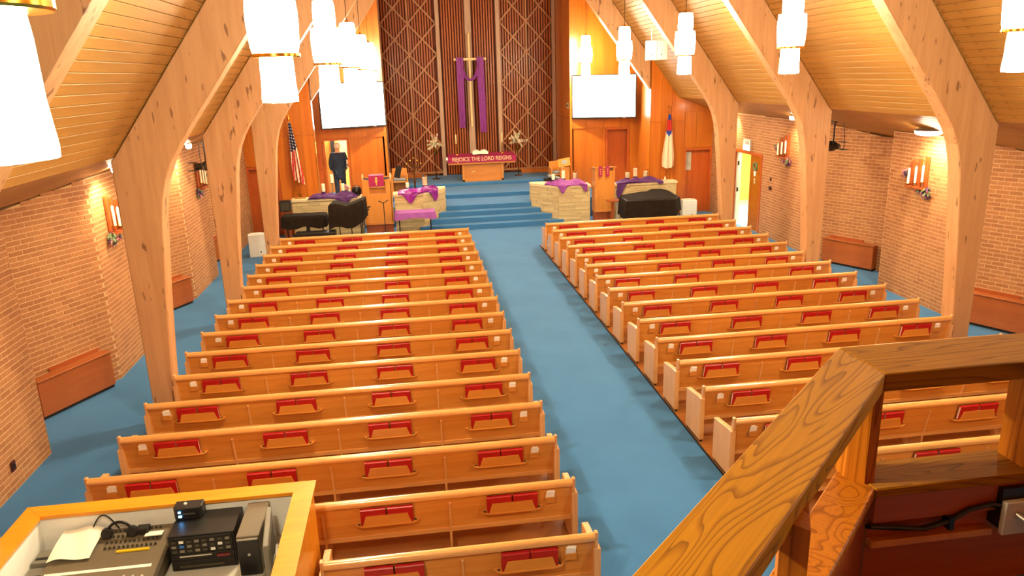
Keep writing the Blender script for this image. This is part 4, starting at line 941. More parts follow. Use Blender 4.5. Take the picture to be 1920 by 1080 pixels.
# ------------------------------------------------------------------ clergy seats, candelabrum
def clergy(x, y, s, label):
    t = thing('clergy_chair', label, 'chair', (x, y, 0.735))
    part('back', LECT, t, lambda b: b.prism([(-0.26,0.0),(0.26,0.0),(0.26,0.83),(0.05*s,0.86 if s < 0 else 0.86),(-0.26,0.83)], 'y', 0.20, 0.25), bevel=0.006)
    part('seat', LECT, t, lambda b: b.box(-0.26,0.26,-0.28,0.20,0.40,0.45), bevel=0.006)
    for sx in (-1, 1):
        part('arm_side', LECT, t, lambda b: b.box(sx*0.26-0.025, sx*0.26+0.025, -0.30, 0.24, 0.0, 0.66), bevel=0.006)
    part('cushion', GREYC, t, lambda b: b.box(-0.22,0.22,-0.26,0.15,0.45,0.52), bevel=0.02)
clergy(-2.82, 26.2, -1, 'oak clergy chair behind the left pulpit'); clergy(2.72, 26.2, 1, 'oak clergy chair behind the right stone wall')
t = thing('reading_stand', 'small oak stand with grey plate beside the right clergy chair', 'stand', (2.86, 25.62, 0.735))
part('column', LECT, t, lambda b: b.box(-0.16,0.16,-0.12,0.12,0.0,0.72), bevel=0.006)
part('slanted_top', LECT, t, lambda b: b.box(-0.22,0.20,-0.16,0.16,0.0,0.03, M=Matrix.Translation((0,0,0.86)) @ Matrix.Rotation(0.9,4,'X') @ Matrix.Rotation(-0.3,4,'Y')))
part('plate', GREYC, t, lambda b: b.box(-0.09,0.09,-0.06,0.08,0.03,0.036, M=Matrix.Translation((0,0,0.86)) @ Matrix.Rotation(0.9,4,'X') @ Matrix.Rotation(-0.3,4,'Y')))
t = thing('music_rack', 'dark hymn board leaning behind the left pulpit', 'board', (-3.06, 25.72, 0.735))
part('board', DARKM, t, lambda b: b.box(-0.10,0.10,-0.02,0.02,0.62,1.02, M=Matrix.Rotation(0.25,4,'Y'))); part('leg', LECT, t, lambda b: b.box(-0.06,0.02,-0.03,0.03,0.0,0.66))
t = thing('grey_cushion', 'folded grey cushion on the right stone wall by the chair', 'cushion', (2.15, 24.75, 0.60))
part('pad', GREYC, t, lambda b: b.box(-0.2,0.2,-0.16,0.16,0.62,0.70, M=Matrix.Rotation(0.25,4,'Y')), bevel=0.02); part('stool', DARKM, t, lambda b: (b.box(-0.16,0.16,-0.14,0.14,0.0,0.60)), bevel=0.01)
t = thing('candelabrum', 'dark bronze branched candelabrum behind the stone wall', 'candelabrum', (-2.32, 24.35, 0.60))
part('stem', BRONZE, t, lambda b: b.lathe([(0.15,0),(0.13,0.03),(0.035,0.08),(0.028,0.7),(0.045,0.75),(0.026,0.82),(0.03,1.25),(0.02,1.30)], seg=14), smooth=True)
for k, (dx, dz) in enumerate(((-0.22,0.0),(-0.11,0.10),(0.0,0.18),(0.11,0.10),(0.22,0.0))):
    ar = part('branch', BRONZE, t, lambda b: b.tube([(0,0,1.22),(dx*0.6,-0.02,1.20),(dx,-0.03,1.28),(dx,-0.03,1.32+dz)], 0.014, 8), smooth=True)
    part('cup', BRASS, ar, lambda b: b.lathe([(0.012,0),(0.035,0.02),(0.03,0.05)], (dx,-0.03,1.31+dz), 10), smooth=True)

# ------------------------------------------------------------------ purple table, music stand
t = thing('folding_table', 'folding table under a pale purple cloth before the stone wall', 'table', (-2.38, 22.3, 0))
wpart('top', LGREY, t, lambda b: b.box(-2.93, -1.84, 22.03, 22.57, 0.72, 0.75))
for xx in (-2.86, -1.93):
    for yy in (22.10, 22.50): wpart('leg', DARKM, t, lambda b: b.tube([(xx,yy,0.0),(xx,yy,0.72)], 0.014, 8))
    wpart('brace', DARKM, t, lambda b: b.tube([(xx,22.10,0.52),(xx+(0.2 if xx < -2.4 else -0.2),22.10,0.72)], 0.008, 6))
def tablecloth(u, v):
    # rounded rectangle falling over the edges
    a = 2*PI*u; cx, cy, hx, hy = -2.385, 22.30, 0.585, 0.305
    c, s2 = math.cos(a), math.sin(a); k = 1/max(abs(c), abs(s2)); ex, ey = c*k, s2*k
    if v < 0.5: w = v/0.5; return (cx+hx*ex*w, cy+hy*ey*w, 0.758)
    w = (v-0.5)/0.5; rp = 0.02*w*math.sin(a*14)+0.03*w
    return (cx+(hx+rp)*ex, cy+(hy+rp)*ey, 0.758-(0.15+0.05*abs(math.sin(a*2))**3)*w)
o = MB().sheet(tablecloth, 96, 8, th=0.005).build('table_cover', PURTB, None, smooth=True); tag(o, 'pale purple cloth covering the folding table', 'tablecloth')
t = thing('music_stand', 'black music stand in front of the left pulpit', 'music stand', (-3.26, 21.6, 0))
part('pole', BLACK, t, lambda b: b.tube([(0,0,0.05),(0,0,1.18)], 0.012, 8))
part('tray', BLACK, t, lambda b: (b.tube([(0,0,1.16),(-0.13,0,1.22)], 0.012, 6), b.tube([(0,0,1.16),(0.13,0,1.24)], 0.012, 6), b.box(-0.15,-0.08,-0.03,0.03,1.21,1.225), b.box(0.08,0.16,-0.03,0.03,1.23,1.245)))
for k in range(3):
    a = k*2*PI/3+0.4; part('foot', BLACK, t, lambda b: b.tube([(0,0,0.34),(0.13*math.cos(a),0.13*math.sin(a),0.30),(0.26*math.cos(a),0.26*math.sin(a),0.012)], 0.010, 6))

# ------------------------------------------------------------------ covered keyboards
def cover(name, parent, outline, ztop, zbot, mat, seed, ripple=0.03, sub=6, loc=True):
    """cloth over an instrument: outline in plan, height and hem as functions of the place"""
    pts = []; n = len(outline)
    for i in range(n):
        a = Vector(outline[i]); c = Vector(outline[(i+1) % n])
        for k in range(sub): pts.append(a+(c-a)*(k/sub))
    c0 = sum((Vector(p) for p in pts), Vector((0,0)))/len(pts); m = len(pts); b = MB(); vs = []
    rings = [(0.0,0),(0.35,0),(0.7,0),(0.93,0),(1.0,0.06),(1.02,0.3),(1.03,0.65),(1.045,1.0)]
    for f, h in rings:
        for i, p in enumerate(pts):
            q = c0+(p-c0)*(f+(ripple*math.sin(i*2.1+seed)*h if h else 0)); zt = ztop(q.x, q.y); zb = zbot(p.x, p.y)
            vs.append((q.x, q.y, zt+(zb-zt)*h+0.012*noise.noise(Vector((q.x*5,q.y*5,seed)))))
    fs = [(r*m+i, r*m+(i+1) % m, (r+1)*m+(i+1) % m, (r+1)*m+i) for r in range(len(rings)-1) for i in range(m)]
    b.add(vs, fs); o = b.build(name, mat, parent, smooth=True)
    if parent is not None: o.matrix_parent_inverse = Matrix.Translation(-Vector(parent.location))
    return o
t = thing('covered_piano', 'grand piano under a black cover at the right', 'piano', (4.65, 21.8, 0))
gp = [(3.72,21.0),(5.20,20.95),(5.46,21.3),(5.48,22.2),(5.36,22.62),(5.05,22.64),(4.72,22.25),(4.25,22.12),(3.80,21.95)]
cover('cloth_cover', t, gp, lambda x, y: 1.0-0.02*abs(x-4.6)+0.03*math.sin(y*2), lambda x, y: 0.40+0.06*math.sin(x*5)+(0.10 if x > 5.3 else 0), CLOTHK, 2.0, 0.025)
wpart('case', BLACK, t, lambda b: b.prism([(4.62+(x-4.62)*0.97, 21.8+(y-21.8)*0.96) for x, y in gp], 'z', 0.62, 0.95))
for (xx, yy) in ((3.95,21.15),(5.25,21.2),(5.1,22.4)):
    wpart('leg', BLACK, t, lambda b: b.lathe([(0.04,0),(0.05,0.1),(0.05,0.5),(0.08,0.62)], (xx,yy,0), 10))
wpart('pedal_lyre', BLACK, t, lambda b: b.box(4.5, 4.75, 21.3, 21.4, 0.08, 0.62))
t = thing('small_table', 'narrow brown side table between the lectern and the piano', 'table', (3.62, 22.15, 0))
wpart('top', HALFW, t, lambda b: b.box(3.44, 3.86, 22.0, 22.3, 0.77, 0.80)); wpart('leg', HALFW, t, lambda b: b.box(3.60, 3.66, 22.10, 22.18, 0.0, 0.77)); wpart('leg', LGREY, t, lambda b: b.box(3.76, 3.80, 22.10, 22.16, 0.0, 0.77)); wpart('foot', HALFW, t, lambda b: b.box(3.48, 3.82, 22.08, 22.2, 0.0, 0.03))
t = thing('covered_keyboard', 'long keyboard under a black cloth at the left', 'keyboard', (-5.5, 21.3, 0))
cover('cloth_cover', t, [(-6.06,21.05),(-4.86,21.10),(-4.86,21.62),(-6.06,21.60)], lambda x, y: 1.0-0.04*(x+5.5)*0.3, lambda x, y: 0.66+0.05*math.sin(x*9), CLOTHK, 1.0, 0.012)
for xx in (-5.95, -4.98):
    wpart('leg', DARKM, t, lambda b: b.tube([(xx,21.3,0),(xx,21.3,0.9)], 0.02, 8)); wpart('foot_bar', DARKM, t, lambda b: b.box(xx-0.03, xx+0.03, 21.05, 21.6, 0.0, 0.04))
wpart('pedal_post', BLACK, t, lambda b: b.prism([(-5.48,0.36),(-5.28,0.36),(-5.34,0.62),(-5.42,0.62)], 'y', 21.2, 21.3)); wpart('post', BLACK, t, lambda b: b.box(-5.42,-5.34,21.22,21.28,0.0,0.8))
t = thing('covered_drum_set', 'taller instruments under a black sheet beside the left pulpit', 'instrument', (-4.2, 21.2, 0))
def dz(x, y): return 1.27+0.14*((x+4.7)/0.95)+0.05*math.sin((x+4.7)*5.5+1.0)-0.08*math.exp(-((x+4.28)/0.2)**2)
cover('cloth_cover', t, [(-4.74,20.85),(-3.80,20.95),(-3.74,21.55),(-4.66,21.5)], dz, lambda x, y: 0.62+0.22*max(0,(x+4.35))*1.2+0.07*math.sin(x*8), CLOTHK, 3.0, 0.03)
for (xx, yy) in ((-4.5,21.0),(-4.2,21.3),(-3.92,21.05),(-3.9,21.4)):
    wpart('stand_leg', DARKM, t, lambda b: b.tube([(xx,yy,0),(xx+0.02,yy,1.0)], 0.014, 8))
wpart('boom_arm', BLACK, t, lambda b: (b.tube([(-3.80,21.3,1.05),(-3.62,21.28,1.14)], 0.02, 8), b.tube([(-3.80,21.3,0.98),(-3.66,21.28,1.06)], 0.02, 8)))
wpart('pedal', CHROME, t, lambda b: b.box(-4.14,-4.0,20.8,21.0,0.0,0.05))
t = thing('black_bench', 'low black case in front of the covered keyboard', 'bench', (-5.1, 20.75, 0))
wpart('lid', BLACK, t, lambda b: b.box(-5.66,-4.58,20.55,20.95,0.40,0.60), bevel=0.01); wpart('latch', CHROME, t, lambda b: b.box(-5.40,-5.37,20.54,20.552,0.48,0.52)); wpart('latch', CHROME, t, lambda b: b.box(-4.90,-4.87,20.54,20.552,0.48,0.52))
for xx in (-5.6,-4.64): wpart('leg', BLACK, t, lambda b: b.box(xx-0.03,xx+0.03,20.6,20.9,0.0,0.40))
t = thing('amplifier', 'small black amplifier box on a stand behind the covered keyboard', 'amplifier', (-6.12, 22.5, 0))
wpart('cabinet', BLACK, t, lambda b: b.box(-6.28,-5.97,22.36,22.62,0.93,1.24), bevel=0.01); wpart('grille', KNOB, t, lambda b: b.box(-6.25,-6.0,22.352,22.36,0.96,1.20)); wpart('post', HALFW, t, lambda b: b.box(-6.2,-6.05,22.42,22.55,0.0,0.93))
def floor_speaker(label, x, y, w, h, d, rz):
    t = thing('floor_speaker', label, 'speaker', (x, y, 0), rz, 'white floor speakers')
    part('cabinet', WHITE, t, lambda b: b.prism([(-w/2,-d/2),(w/2,-d/2),(w/2,d*0.2),(w*0.25,d/2),(-w*0.25,d/2),(-w/2,d*0.2)], 'z', 0.0, h), bevel=0.012)
    part('badge', KNOB, t, lambda b: b.lathe([(0.02,0),(0.02,0.006)], seg=12, M=Matrix.Translation((0.08,-d/2,h*0.22)) @ Matrix.Rotation(PI/2,4,'X')))
floor_speaker('white floor speaker by the left heater cover', -6.72, 20.85, 0.44, 0.62, 0.36, 0.15)
floor_speaker('white floor speaker beside the covered piano', 6.28, 22.75, 0.46, 0.60, 0.42, -0.1)

# ------------------------------------------------------------------ person in the left doorway, seen from behind
def person():
    bx, by, fz = -4.86, 26.46, 0.60
    t = thing('person', 'person in a dark navy jacket standing in the left doorway, seen from behind', 'person', (bx, by, fz), 0.12); t.scale = (1.06,1.06,1.06)
    V = [(0,0,0.96),(0,0.01,1.15),(0,0.02,1.38),(0,0.02,1.50),(0,0.0,1.57),(0.0,-0.01,1.66),(0,0.0,1.78),
         (-0.10,0,0.90),(-0.11,0.0,0.50),(-0.11,0.03,0.08),(-0.12,-0.10,0.04),(0.10,0,0.90),(0.11,0.0,0.50),(0.11,0.03,0.08),(0.12,-0.10,0.04),
         (-0.19,0.02,1.44),(-0.25,0.03,1.16),(-0.23,-0.08,0.94),(-0.22,-0.12,0.85),(0.19,0.02,1.44),(0.25,0.03,1.16),(0.22,-0.10,0.96),(0.20,-0.15,0.88)]
    Ed = [(0,1),(1,2),(2,3),(3,4),(4,5),(5,6),(0,7),(7,8),(8,9),(9,10),(0,11),(11,12),(12,13),(13,14),(2,15),(15,16),(16,17),(17,18),(2,19),(19,20),(20,21),(21,22)]
    R = [(0.15,0.11),(0.15,0.11),(0.17,0.11),(0.08,0.08),0.058,(0.085,0.10),(0.07,0.085),0.09,0.06,0.045,0.04,0.09,0.06,0.045,0.04,0.06,0.048,0.035,0.03,0.06,0.048,0.035,0.03]
    V = [(x, -y, z) for x, y, z in V]                      # faces away from the nave
    link('body', skinmesh('body', V, Ed, R, SKIN), t)
    ji = [0,1,2,3,15,16,17,19,20,21]; mp = {v: i for i, v in enumerate(ji)}
    link('jacket', skinmesh('jacket', [V[i] for i in ji]+[(0,0,0.62)], [(mp[a], mp[b]) for a, b in Ed if a in mp and b in mp]+[(0,10)], [(0.22,0.16),(0.23,0.16),(0.25,0.15),(0.085,0.085),0.10,0.085,0.065,0.10,0.085,0.065,(0.22,0.16)], NAVY), t)
    ti = [0,7,8,9,11,12,13]; mp2 = {v: i for i, v in enumerate(ti)}
    link('trousers', skinmesh('trousers', [V[i] for i in ti], [(mp2[a], mp2[b]) for a, b in Ed if a in mp2 and b in mp2], [(0.16,0.125),0.11,0.085,0.075,0.11,0.085,0.075], NAVY), t)
    part('hair', HAIR, t, lambda b: b.lathe([(0.096,-0.05),(0.104,0.0),(0.098,0.06),(0.07,0.10),(0.02,0.118)], (0,-0.012,1.71), 20), smooth=True)
    for sx in (-1, 1): part('shoe', BLACK, t, lambda b: b.lathe([(0.055,0),(0.06,0.03),(0.045,0.08),(0.02,0.10)], (sx*0.115,0.03,0.0), 14), smooth=True)
    for k, z in enumerate((1.02, 1.12, 1.2)): part('white_paper', PAPER, t, lambda b: b.box(0.24,0.27+0.03*k,-0.14,-0.10,z,z+0.07))
person()

# ------------------------------------------------------------------ sound booth
BX0, BX1, BY0, BY1, RZ = -5.84, -3.44, 3.9, 6.13, 1.20
t = thing('sound_booth', 'sound booth with orange wood trim and white inside at the lower left', 'booth', ((BX0+BX1)/2, 5.0, 0))
for nm, q in (('front_wall',(BX0+0.03,BX1-0.03,BY1-0.13,BY1-0.03)),('side_wall',(BX0+0.03,BX0+0.13,BY0,BY1-0.13)),('side_wall',(BX1-0.13,BX1-0.03,BY0,BY1-0.13))):
    wpart(nm, BOOTHW, t, lambda b: b.box(q[0], q[1], q[2], q[3], 0.012, RZ-0.03))
wpart('inner_lining', WHITE, t, lambda b: b.box(BX0+0.13, BX1-0.13, BY1-0.15, BY1-0.13, 0.012, RZ-0.035))
wpart('inner_lining', WHITE, t, lambda b: b.box(BX0+0.13, BX0+0.15, BY0, BY1-0.15, 0.012, RZ-0.035))
wpart('inner_lining', WHITE, t, lambda b: b.box(BX1-0.15, BX1-0.13, BY0, BY1-0.15, 0.012, RZ-0.035))
w_ = 0.175
wpart('rim_board', BOOTHW, t, lambda b: b.prism([(BX0,BY1),(BX1,BY1),(BX1-w_,BY1-w_),(BX0+w_,BY1-w_)], 'z', RZ-0.03, RZ))
wpart('rim_board', BOOTHW, t, lambda b: b.prism([(BX0,BY1-0.002),(BX0+w_,BY1-w_-0.002),(BX0+w_,BY0),(BX0,BY0)], 'z', RZ-0.03, RZ))
wpart('rim_board', BOOTHW, t, lambda b: b.prism([(BX1,BY1-0.002),(BX1-w_,BY1-w_-0.002),(BX1-w_,BY0),(BX1,BY0)], 'z', RZ-0.03, RZ))
wpart('desk', LGREY, t, lambda b: b.box(BX0+0.15, BX1-0.15, 4.6, BY1-0.15, 0.74, 0.78))
DZ = 0.78
# mixing console
DZ0 = DZ; DZ = 0.85; MY = 0.06
t = thing('mixing_console', 'grey mixing console with rows of faders in the booth', 'mixer', (-5.05, 5.6, DZ0))
wpart('riser', KNOB, t, lambda b: b.box(-5.42, -4.68, 5.4, 5.9, DZ0, DZ))
mx0, mx1 = -5.53, -4.63
wpart('body', MIXER, t, lambda b: b.prism([(5.31,DZ),(5.99,DZ),(5.99,DZ+0.15),(5.92,DZ+0.16),(5.72,DZ+0.10),(5.31,DZ+0.055)], 'x', mx0, mx1), bevel=0.006)
wpart('side_cheek', KNOB, t, lambda b: b.prism([(5.29,DZ),(6.01,DZ),(6.01,DZ+0.17),(5.29,DZ+0.065)], 'x', mx1, mx1+0.03))
kn = MB().lathe([(0.011,0),(0.008,0.016)], seg=8).mesh('knob', KNOB); knw = MB().lathe([(0.011,0),(0.008,0.016)], seg=8).mesh('knob', WHITE)
fd = MB().box(-0.007,0.007,-0.012,0.012,0,0.012).mesh('fader', LGREY)
for i in range(22):
    xx = mx0+0.05+i*0.036
    for j in range(4):
        if i > 9: 
            yk = 5.75+0.055*j; o = link('knob', kn, t, (xx, yk, DZ+0.105+(yk-5.72)*0.30)); o.matrix_parent_inverse = Matrix.Translation(-Vector(t.location))
    o = link('fader', fd, t, (xx, 5.37+0.01*((i*7) % 5), DZ+0.064)); o.matrix_parent_inverse = Matrix.Translation(-Vector(t.location))
wpart('scribble_strip', PAPER, t, lambda b: b.add([(mx0+0.03,5.5,DZ+0.078),(mx1-0.06,5.5,DZ+0.078),(mx1-0.06,5.53,DZ+0.082),(mx0+0.03,5.53,DZ+0.082),(mx0+0.03,5.5,DZ+0.070),(mx1-0.06,5.5,DZ+0.070),(mx1-0.06,5.53,DZ+0.074),(mx0+0.03,5.53,DZ+0.074)], [(0,1,2,3),(7,6,5,4),(0,4,5,1),(1,5,6,2),(2,6,7,3),(3,7,4,0)]))
wpart('yellow_strip', YELLOW, t, lambda b: b.box(-5.02, -4.76, 5.695, 5.72, DZ+0.10, DZ+0.112))
t = thing('paper_sheet', 'large cream sheet of paper lying on the mixing console', 'paper', (-5.3, 5.7, DZ+0.1))
def sheetfn(u, v): return (-5.53+0.33*u+0.03*v, 5.64+0.31*v, DZ+0.11+0.085*v+0.02*math.sin(u*PI)+0.012*math.sin(u*7+v*3))
wpart('sheet', PAPER, t, lambda b: b.sheet(sheetfn, 14, 14, th=0.003), smooth=True)
DZ = DZ0
for k in range(2):
    t = thing('tape_deck', ('rear' if k else 'front')+' slim grey deck on the left of the mixing console', 'tape deck', (-5.60, 5.6+0.2*k, DZ))
    wpart('case', GREYP, t, lambda b: b.box(-5.68, -5.49, 5.50+0.20*k, 5.68+0.20*k, DZ, DZ+0.12+0.03*k), bevel=0.004); wpart('slot', KNOB, t, lambda b: b.box(-5.66, -5.52, 5.494+0.20*k, 5.501+0.20*k, DZ+0.05, DZ+0.08))
    wpart('display', DARKM, t, lambda b: b.box(-5.66, -5.55, 5.54+0.20*k, 5.57+0.20*k, DZ+0.12+0.03*k, DZ+0.124+0.03*k))
DZ = 0.85
t = thing('headphones', 'dark headphones lying at the back of the mixing console', 'headphones', (-4.98, 5.86, DZ+0.16))
wpart('band', DARKM, t, lambda b: b.tube([(-5.03+0.10*math.cos(a), 5.87, DZ+0.17+0.11*math.sin(a)) for a in [PI*k/12 for k in range(13)]], 0.012, 8), smooth=True)
for sx in (-1, 1): wpart('ear_cup', BLACK, t, lambda b: b.lathe([(0.045,-0.02),(0.05,0),(0.04,0.03)], seg=14, M=Matrix.Translation((-5.03+sx*0.10,5.86,DZ+0.19)) @ Matrix.Rotation(PI/2*0.8,4,'X')), smooth=True)
wpart('plug_box', BLACK, t, lambda b: b.box(-4.90,-4.80,5.84,5.92,DZ+0.16,DZ+0.21), bevel=0.006)
t = thing('audio_cable', 'thin dark cable looping behind the paper in the booth', 'cable', (-5.25, 5.92, DZ+0.16)); wpart('loop', DARKM, t, lambda b: b.tube([(-5.28+0.22*u, 5.935, DZ+0.18+0.14*math.sin(PI*u)) for u in [k/12 for k in range(13)]], 0.006, 6))
t = thing('small_label', 'small white label card at the back of the mixing console', 'card', (-4.72, 5.84, DZ+0.16)); wpart('card', PAPER, t, lambda b: b.box(-4.82,-4.68,5.80,5.86,DZ+0.160,DZ+0.168))
DZ = DZ0
# rack
t = thing('equipment_rack', 'black rack of audio processors in the booth', 'audio rack', (-4.31, 5.80, DZ))
wpart('case', BLACK, t, lambda b: b.box(-4.57,-4.05,5.60,5.965,DZ,DZ+0.33), bevel=0.006)
for j, (z0, z1) in enumerate(((0.02,0.10),(0.105,0.16),(0.165,0.315))):
    u_ = wpart('rack_unit', DARKM, t, lambda b: b.box(-4.555,-4.065,5.585,5.60,DZ+z0,DZ+z1), bevel=0.003)
    if j == 2:
        for r_ in range(3):
            for c_ in range(8):
                part('button', [KNOB, BLUEK, WHITE, GREYP][(1 if (r_, c_) == (1,1) else 2 if (r_*8+c_) in (5,14,17) else 3 if (r_+c_) % 2 else 0)], u_, lambda b: b.box(-4.54+c_*0.06,-4.505+c_*0.06,5.578,5.586,DZ+0.185+r_*0.042,DZ+0.207+r_*0.042))
    if j == 1: part('strip_light', LGREY, u_, lambda b: b.box(-4.49,-4.24,5.579,5.586,DZ+0.14,DZ+0.149)); part('red_display', LEDR, u_, lambda b: b.box(-4.20,-4.10,5.578,5.586,DZ+0.115,DZ+0.140))
    if j == 0: part('vent', KNOB, u_, lambda b: b.box(-4.5,-4.15,5.579,5.586,DZ+0.04,DZ+0.06))
t = thing('wireless_receiver', 'small black receiver with blue lights on top of the rack', 'receiver', (-4.46, 5.90, DZ+0.33))
wpart('case', BLACK, t, lambda b: b.prism([(-4.56,5.83),(-4.37,5.83),(-4.35,5.86),(-4.35,5.96),(-4.58,5.96),(-4.58,5.86)], 'z', DZ+0.33, DZ+0.44), bevel=0.006)
wpart('blue_light', LEDB, t, lambda b: b.box(-4.535,-4.51,5.822,5.831,DZ+0.36,DZ+0.375)); wpart('blue_light', LEDB, t, lambda b: b.box(-4.535,-4.515,5.822,5.831,DZ+0.40,DZ+0.412))
wpart('strip', CHROME, t, lambda b: b.box(-4.50,-4.40,5.823,5.831,DZ+0.385,DZ+0.392)); wpart('button', WHITE, t, lambda b: b.lathe([(0.014,0),(0.012,0.01)], (-4.49,5.90,DZ+0.44), 10))
t = thing('computer_tower', 'black computer tower right of the rack in the booth', 'computer', (-3.90, 5.75, DZ))
wpart('case', MIXER, t, lambda b: b.box(-4.00,-3.82,5.45,5.96,DZ,DZ+0.36), bevel=0.006); wpart('front_cover', BLACK, t, lambda b: b.box(-3.995,-3.825,5.435,5.45,DZ+0.01,DZ+0.33), bevel=0.004); wpart('logo', CHROME, t, lambda b: b.lathe([(0.012,0),(0.012,0.004)], seg=12, M=Matrix.Translation((-3.91,5.436,DZ+0.20)) @ Matrix.Rotation(PI/2,4,'X'))); wpart('chrome_bar', CHROME, t, lambda b: b.box(-3.99,-3.83,5.43,5.437,DZ+0.335,DZ+0.348))
t = thing('monitor', 'flat grey monitor seen edge on at the right of the booth', 'monitor', (-3.74, 5.35, DZ))
wpart('screen', GREYP, t, lambda b: b.box(-0.02,0.02,-0.28,0.28,0.10,0.46, M=Matrix.Translation((-3.74,5.42,DZ)) @ Matrix.Rotation(0.12,4,'Z')), bevel=0.008); wpart('neck', GREYP, t, lambda b: b.box(-3.76,-3.71,5.36,5.46,DZ,DZ+0.16)); wpart('foot', GREYP, t, lambda b: b.box(-3.82,-3.66,5.28,5.52,DZ,DZ+0.02))
t = thing('computer_keyboard', 'dark computer keyboard at the front of the booth desk', 'keyboard', (-4.0, 5.32, DZ))
wpart('tray', LGREY, t, lambda b: b.box(-4.35,-3.86,5.18,5.40,DZ,DZ+0.012)); wpart('base', KNOB, t, lambda b: b.box(-4.08,-3.87,5.22,5.37,DZ+0.012,DZ+0.03))
for r_ in range(4): wpart('key_row', BLACK, t, lambda b: b.box(-4.07,-3.88,5.23+0.034*r_,5.255+0.034*r_,DZ+0.03,DZ+0.038))
rw = random.Random(5)
t = thing('cable_tangle', 'tangle of dark cables behind the monitor in the booth', 'cables', (-3.66, 5.8, DZ))
for k in range(6): wpart('cable', DARKM, t, lambda b: b.tube([(-3.68+rw.uniform(-0.04,0.06), 5.5+0.42*u+rw.uniform(-0.03,0.03), DZ+0.02+0.10*abs(math.sin(u*5+k))) for u in [j/9 for j in range(10)]], 0.007, 6))
t = thing('power_strip', 'pale power strip beside the cables in the booth', 'power strip', (-3.63, 5.45, DZ)); wpart('bar', PAPER, t, lambda b: b.box(-3.68,-3.60,5.3,5.6,DZ,DZ+0.04), bevel=0.004); wpart('plug', KNOB, t, lambda b: b.box(-3.66,-3.62,5.4,5.45,DZ+0.04,DZ+0.08))

# ------------------------------------------------------------------ balcony with railing in the foreground
bal = struct(part('floor_balcony', CARPET, None, lambda b: (b.box(-1.05, 8.3, -3.2, 1.9, 2.85, 3.05), b.prism([(-1.05,1.9),(-2.35,0.6),(-2.35,-3.2),(-1.05,-3.2)], 'z', 2.85, 3.05))))
struct(part('floor_balcony_left', CARPET, None, lambda b: b.box(-8.3, -2.36, -3.2, 0.35, 2.85, 3.05)))
t = thing('balcony_railing', 'oak balcony railing with wide cap at the lower right', 'railing', (-1.2, 1.8, 3.05))
# inner plan corner of the cap and its outer corner
CI, CO = (-1.161,1.768), (-1.172,1.982)
dg = Vector((-0.72,-0.72,0)).normalized(); L1 = 1.5; dg2 = Vector((dg.x, dg.y))
ci, co = Vector(CI), Vector(CO)
ci2 = ci+dg2*L1; co2 = co+dg2*L1+Vector((0,0))
wpart('diagonal_cap', RAILD, t, lambda b: b.prism([tuple(ci), tuple(co), tuple(co2), tuple(ci2)], 'z', 3.745, 3.80), bevel=0.003)
wpart('straight_cap', RAILX, t, lambda b: b.prism([(ci.x+0.002,ci.y), (6.0,ci.y+0.02), (6.0,co.y+0.02), (co.x+0.002,co.y)], 'z', 3.745, 3.80), bevel=0.003)
HB = 3.44
ow = Vector((0.02,-0.012)); 
def off(p, d): return (p.x+d[0], p.y+d[1])
wpart('post', RAILV, t, lambda b: b.prism([(-1.165,1.80),(-1.135,1.80),(-1.135,1.90),(-1.20,1.90),(-1.20,1.835)], 'z', HB, 3.758))
wpart('post', RAILV, t, lambda b: b.box(-0.655, -0.55, 1.79, 1.90, HB-0.05, 3.745), bevel=0.004)
wpart('post', RAILV, t, lambda b: b.box(-0.05, 0.05, 1.80, 1.90, HB, 3.758), bevel=0.004)
wpart('diagonal_post', RAILV, t, lambda b: b.prism([(-1.74,1.22),(-1.70,1.18),(-1.64,1.30),(-1.68,1.34)], 'z', 3.05, 3.758))
wpart('wall_cap', RAILX, t, lambda b: b.prism([(-1.15,1.765),(6.0,1.78),(6.0,1.93),(-1.17,1.915)], 'z', HB-0.03, HB), bevel=0.004)
dgp = [Vector((-1.152,1.765)), Vector((-1.172,1.915))]
wpart('wall_cap_diagonal', RAILV, t, lambda b: b.prism([tuple(dgp[0]), tuple(dgp[1]), tuple(dgp[1]+dg2*1.1), tuple(dgp[0]+dg2*1.1)], 'z', HB-0.03, HB), bevel=0.004)
wpart('fascia', HALFW, t, lambda b: b.box(-1.14, 6.0, 1.775, 1.80, HB-0.12, HB-0.03))
wpart('half_wall', HALFW, t, lambda b: b.box(-1.14, 6.0, 1.80, 1.88, 3.05, HB-0.03))
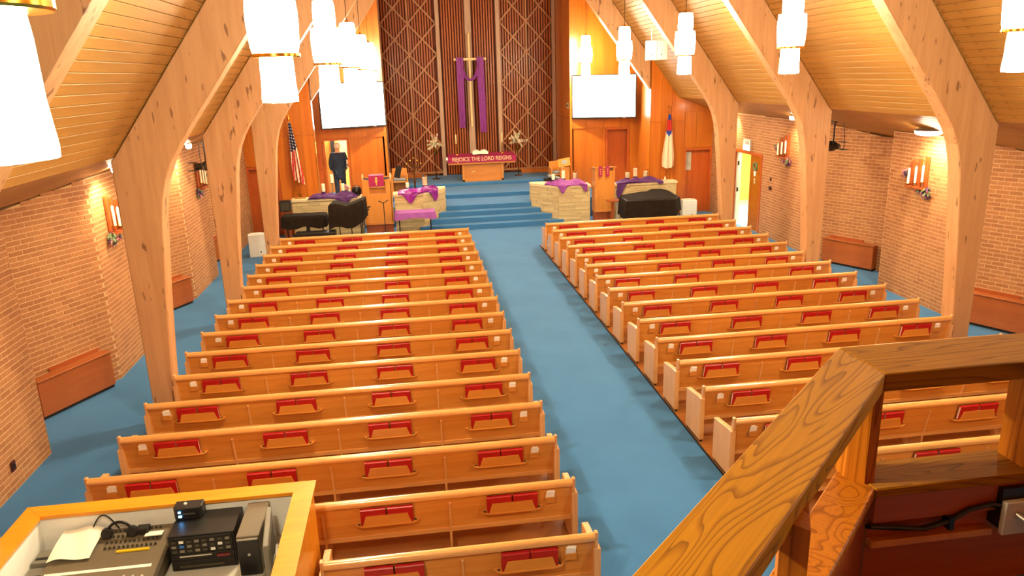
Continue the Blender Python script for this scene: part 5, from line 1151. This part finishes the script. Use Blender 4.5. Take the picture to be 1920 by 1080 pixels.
wpart('half_wall_diagonal', HALFW, t, lambda b: b.prism([(-1.15,1.80),(-1.16,1.88),tuple(Vector((-1.16,1.88))+dg2*1.1),tuple(Vector((-1.13,1.80))+dg2*1.1)], 'z', 3.05, HB-0.03))
wpart('ledger_strip', LECT, t, lambda b: b.box(-1.14, -0.745, 1.77, 1.80, 3.235, 3.258), bevel=0.002)
t = thing('cable_bundle', 'bundle of dark cables running along the half wall', 'cable', (-0.95, 1.78, 3.26))
cp = [(-1.15,1.79,3.305),(-1.07,1.785,3.295),(-0.98,1.78,3.285),(-0.90,1.78,3.30),(-0.84,1.78,3.335),(-0.77,1.775,3.345),(-0.72,1.77,3.335)]
for k in range(3): wpart('cable', BLACK if k != 1 else DARKM, t, lambda b: b.tube([(x+0.001*k, y-0.008*k, z+0.007*(k-1)*(1 if i % 2 else 0.6)) for i, (x, y, z) in enumerate(cp)], 0.007, 8), smooth=True)
wpart('tie', BLACK, t, lambda b: b.box(-0.905,-0.89,1.755,1.79,3.28,3.32))
t = thing('outlet_panel', 'pale connector plate with plugs on the half wall', 'outlet', (-0.70, 1.74, 3.24))
wpart('back_box', BLACK, t, lambda b: b.box(-0.745,-0.55,1.755,1.80,3.27,3.40)); wpart('plate', LGREY, t, lambda b: b.box(-0.745,-0.58,1.735,1.755,3.255,3.365), bevel=0.003)
for k in range(2):
    wpart('connector', CHROME, t, lambda b: b.tube([(-0.705+0.05*k,1.735,3.325+0.01*k),(-0.690+0.05*k,1.69,3.312+0.01*k)], 0.010, 10), smooth=True)
    wpart('plug', BLACK, t, lambda b: b.tube([(-0.690+0.05*k,1.69,3.312+0.01*k),(-0.655+0.05*k,1.60,3.275),(-0.63+0.05*k,1.54,3.24)], 0.014, 10), smooth=True)
t = thing('yellow_cable', 'short yellow cable end hanging below the connector plate', 'cable', (-0.75, 1.60, 3.23)); wpart('sleeve', YELLOW, t, lambda b: b.tube([(-0.735,1.60,3.300),(-0.752,1.60,3.275),(-0.756,1.60,3.243)], 0.009, 10), smooth=True); wpart('tip', KNOB, t, lambda b: b.tube([(-0.735,1.60,3.300),(-0.720,1.60,3.31)], 0.006, 8))
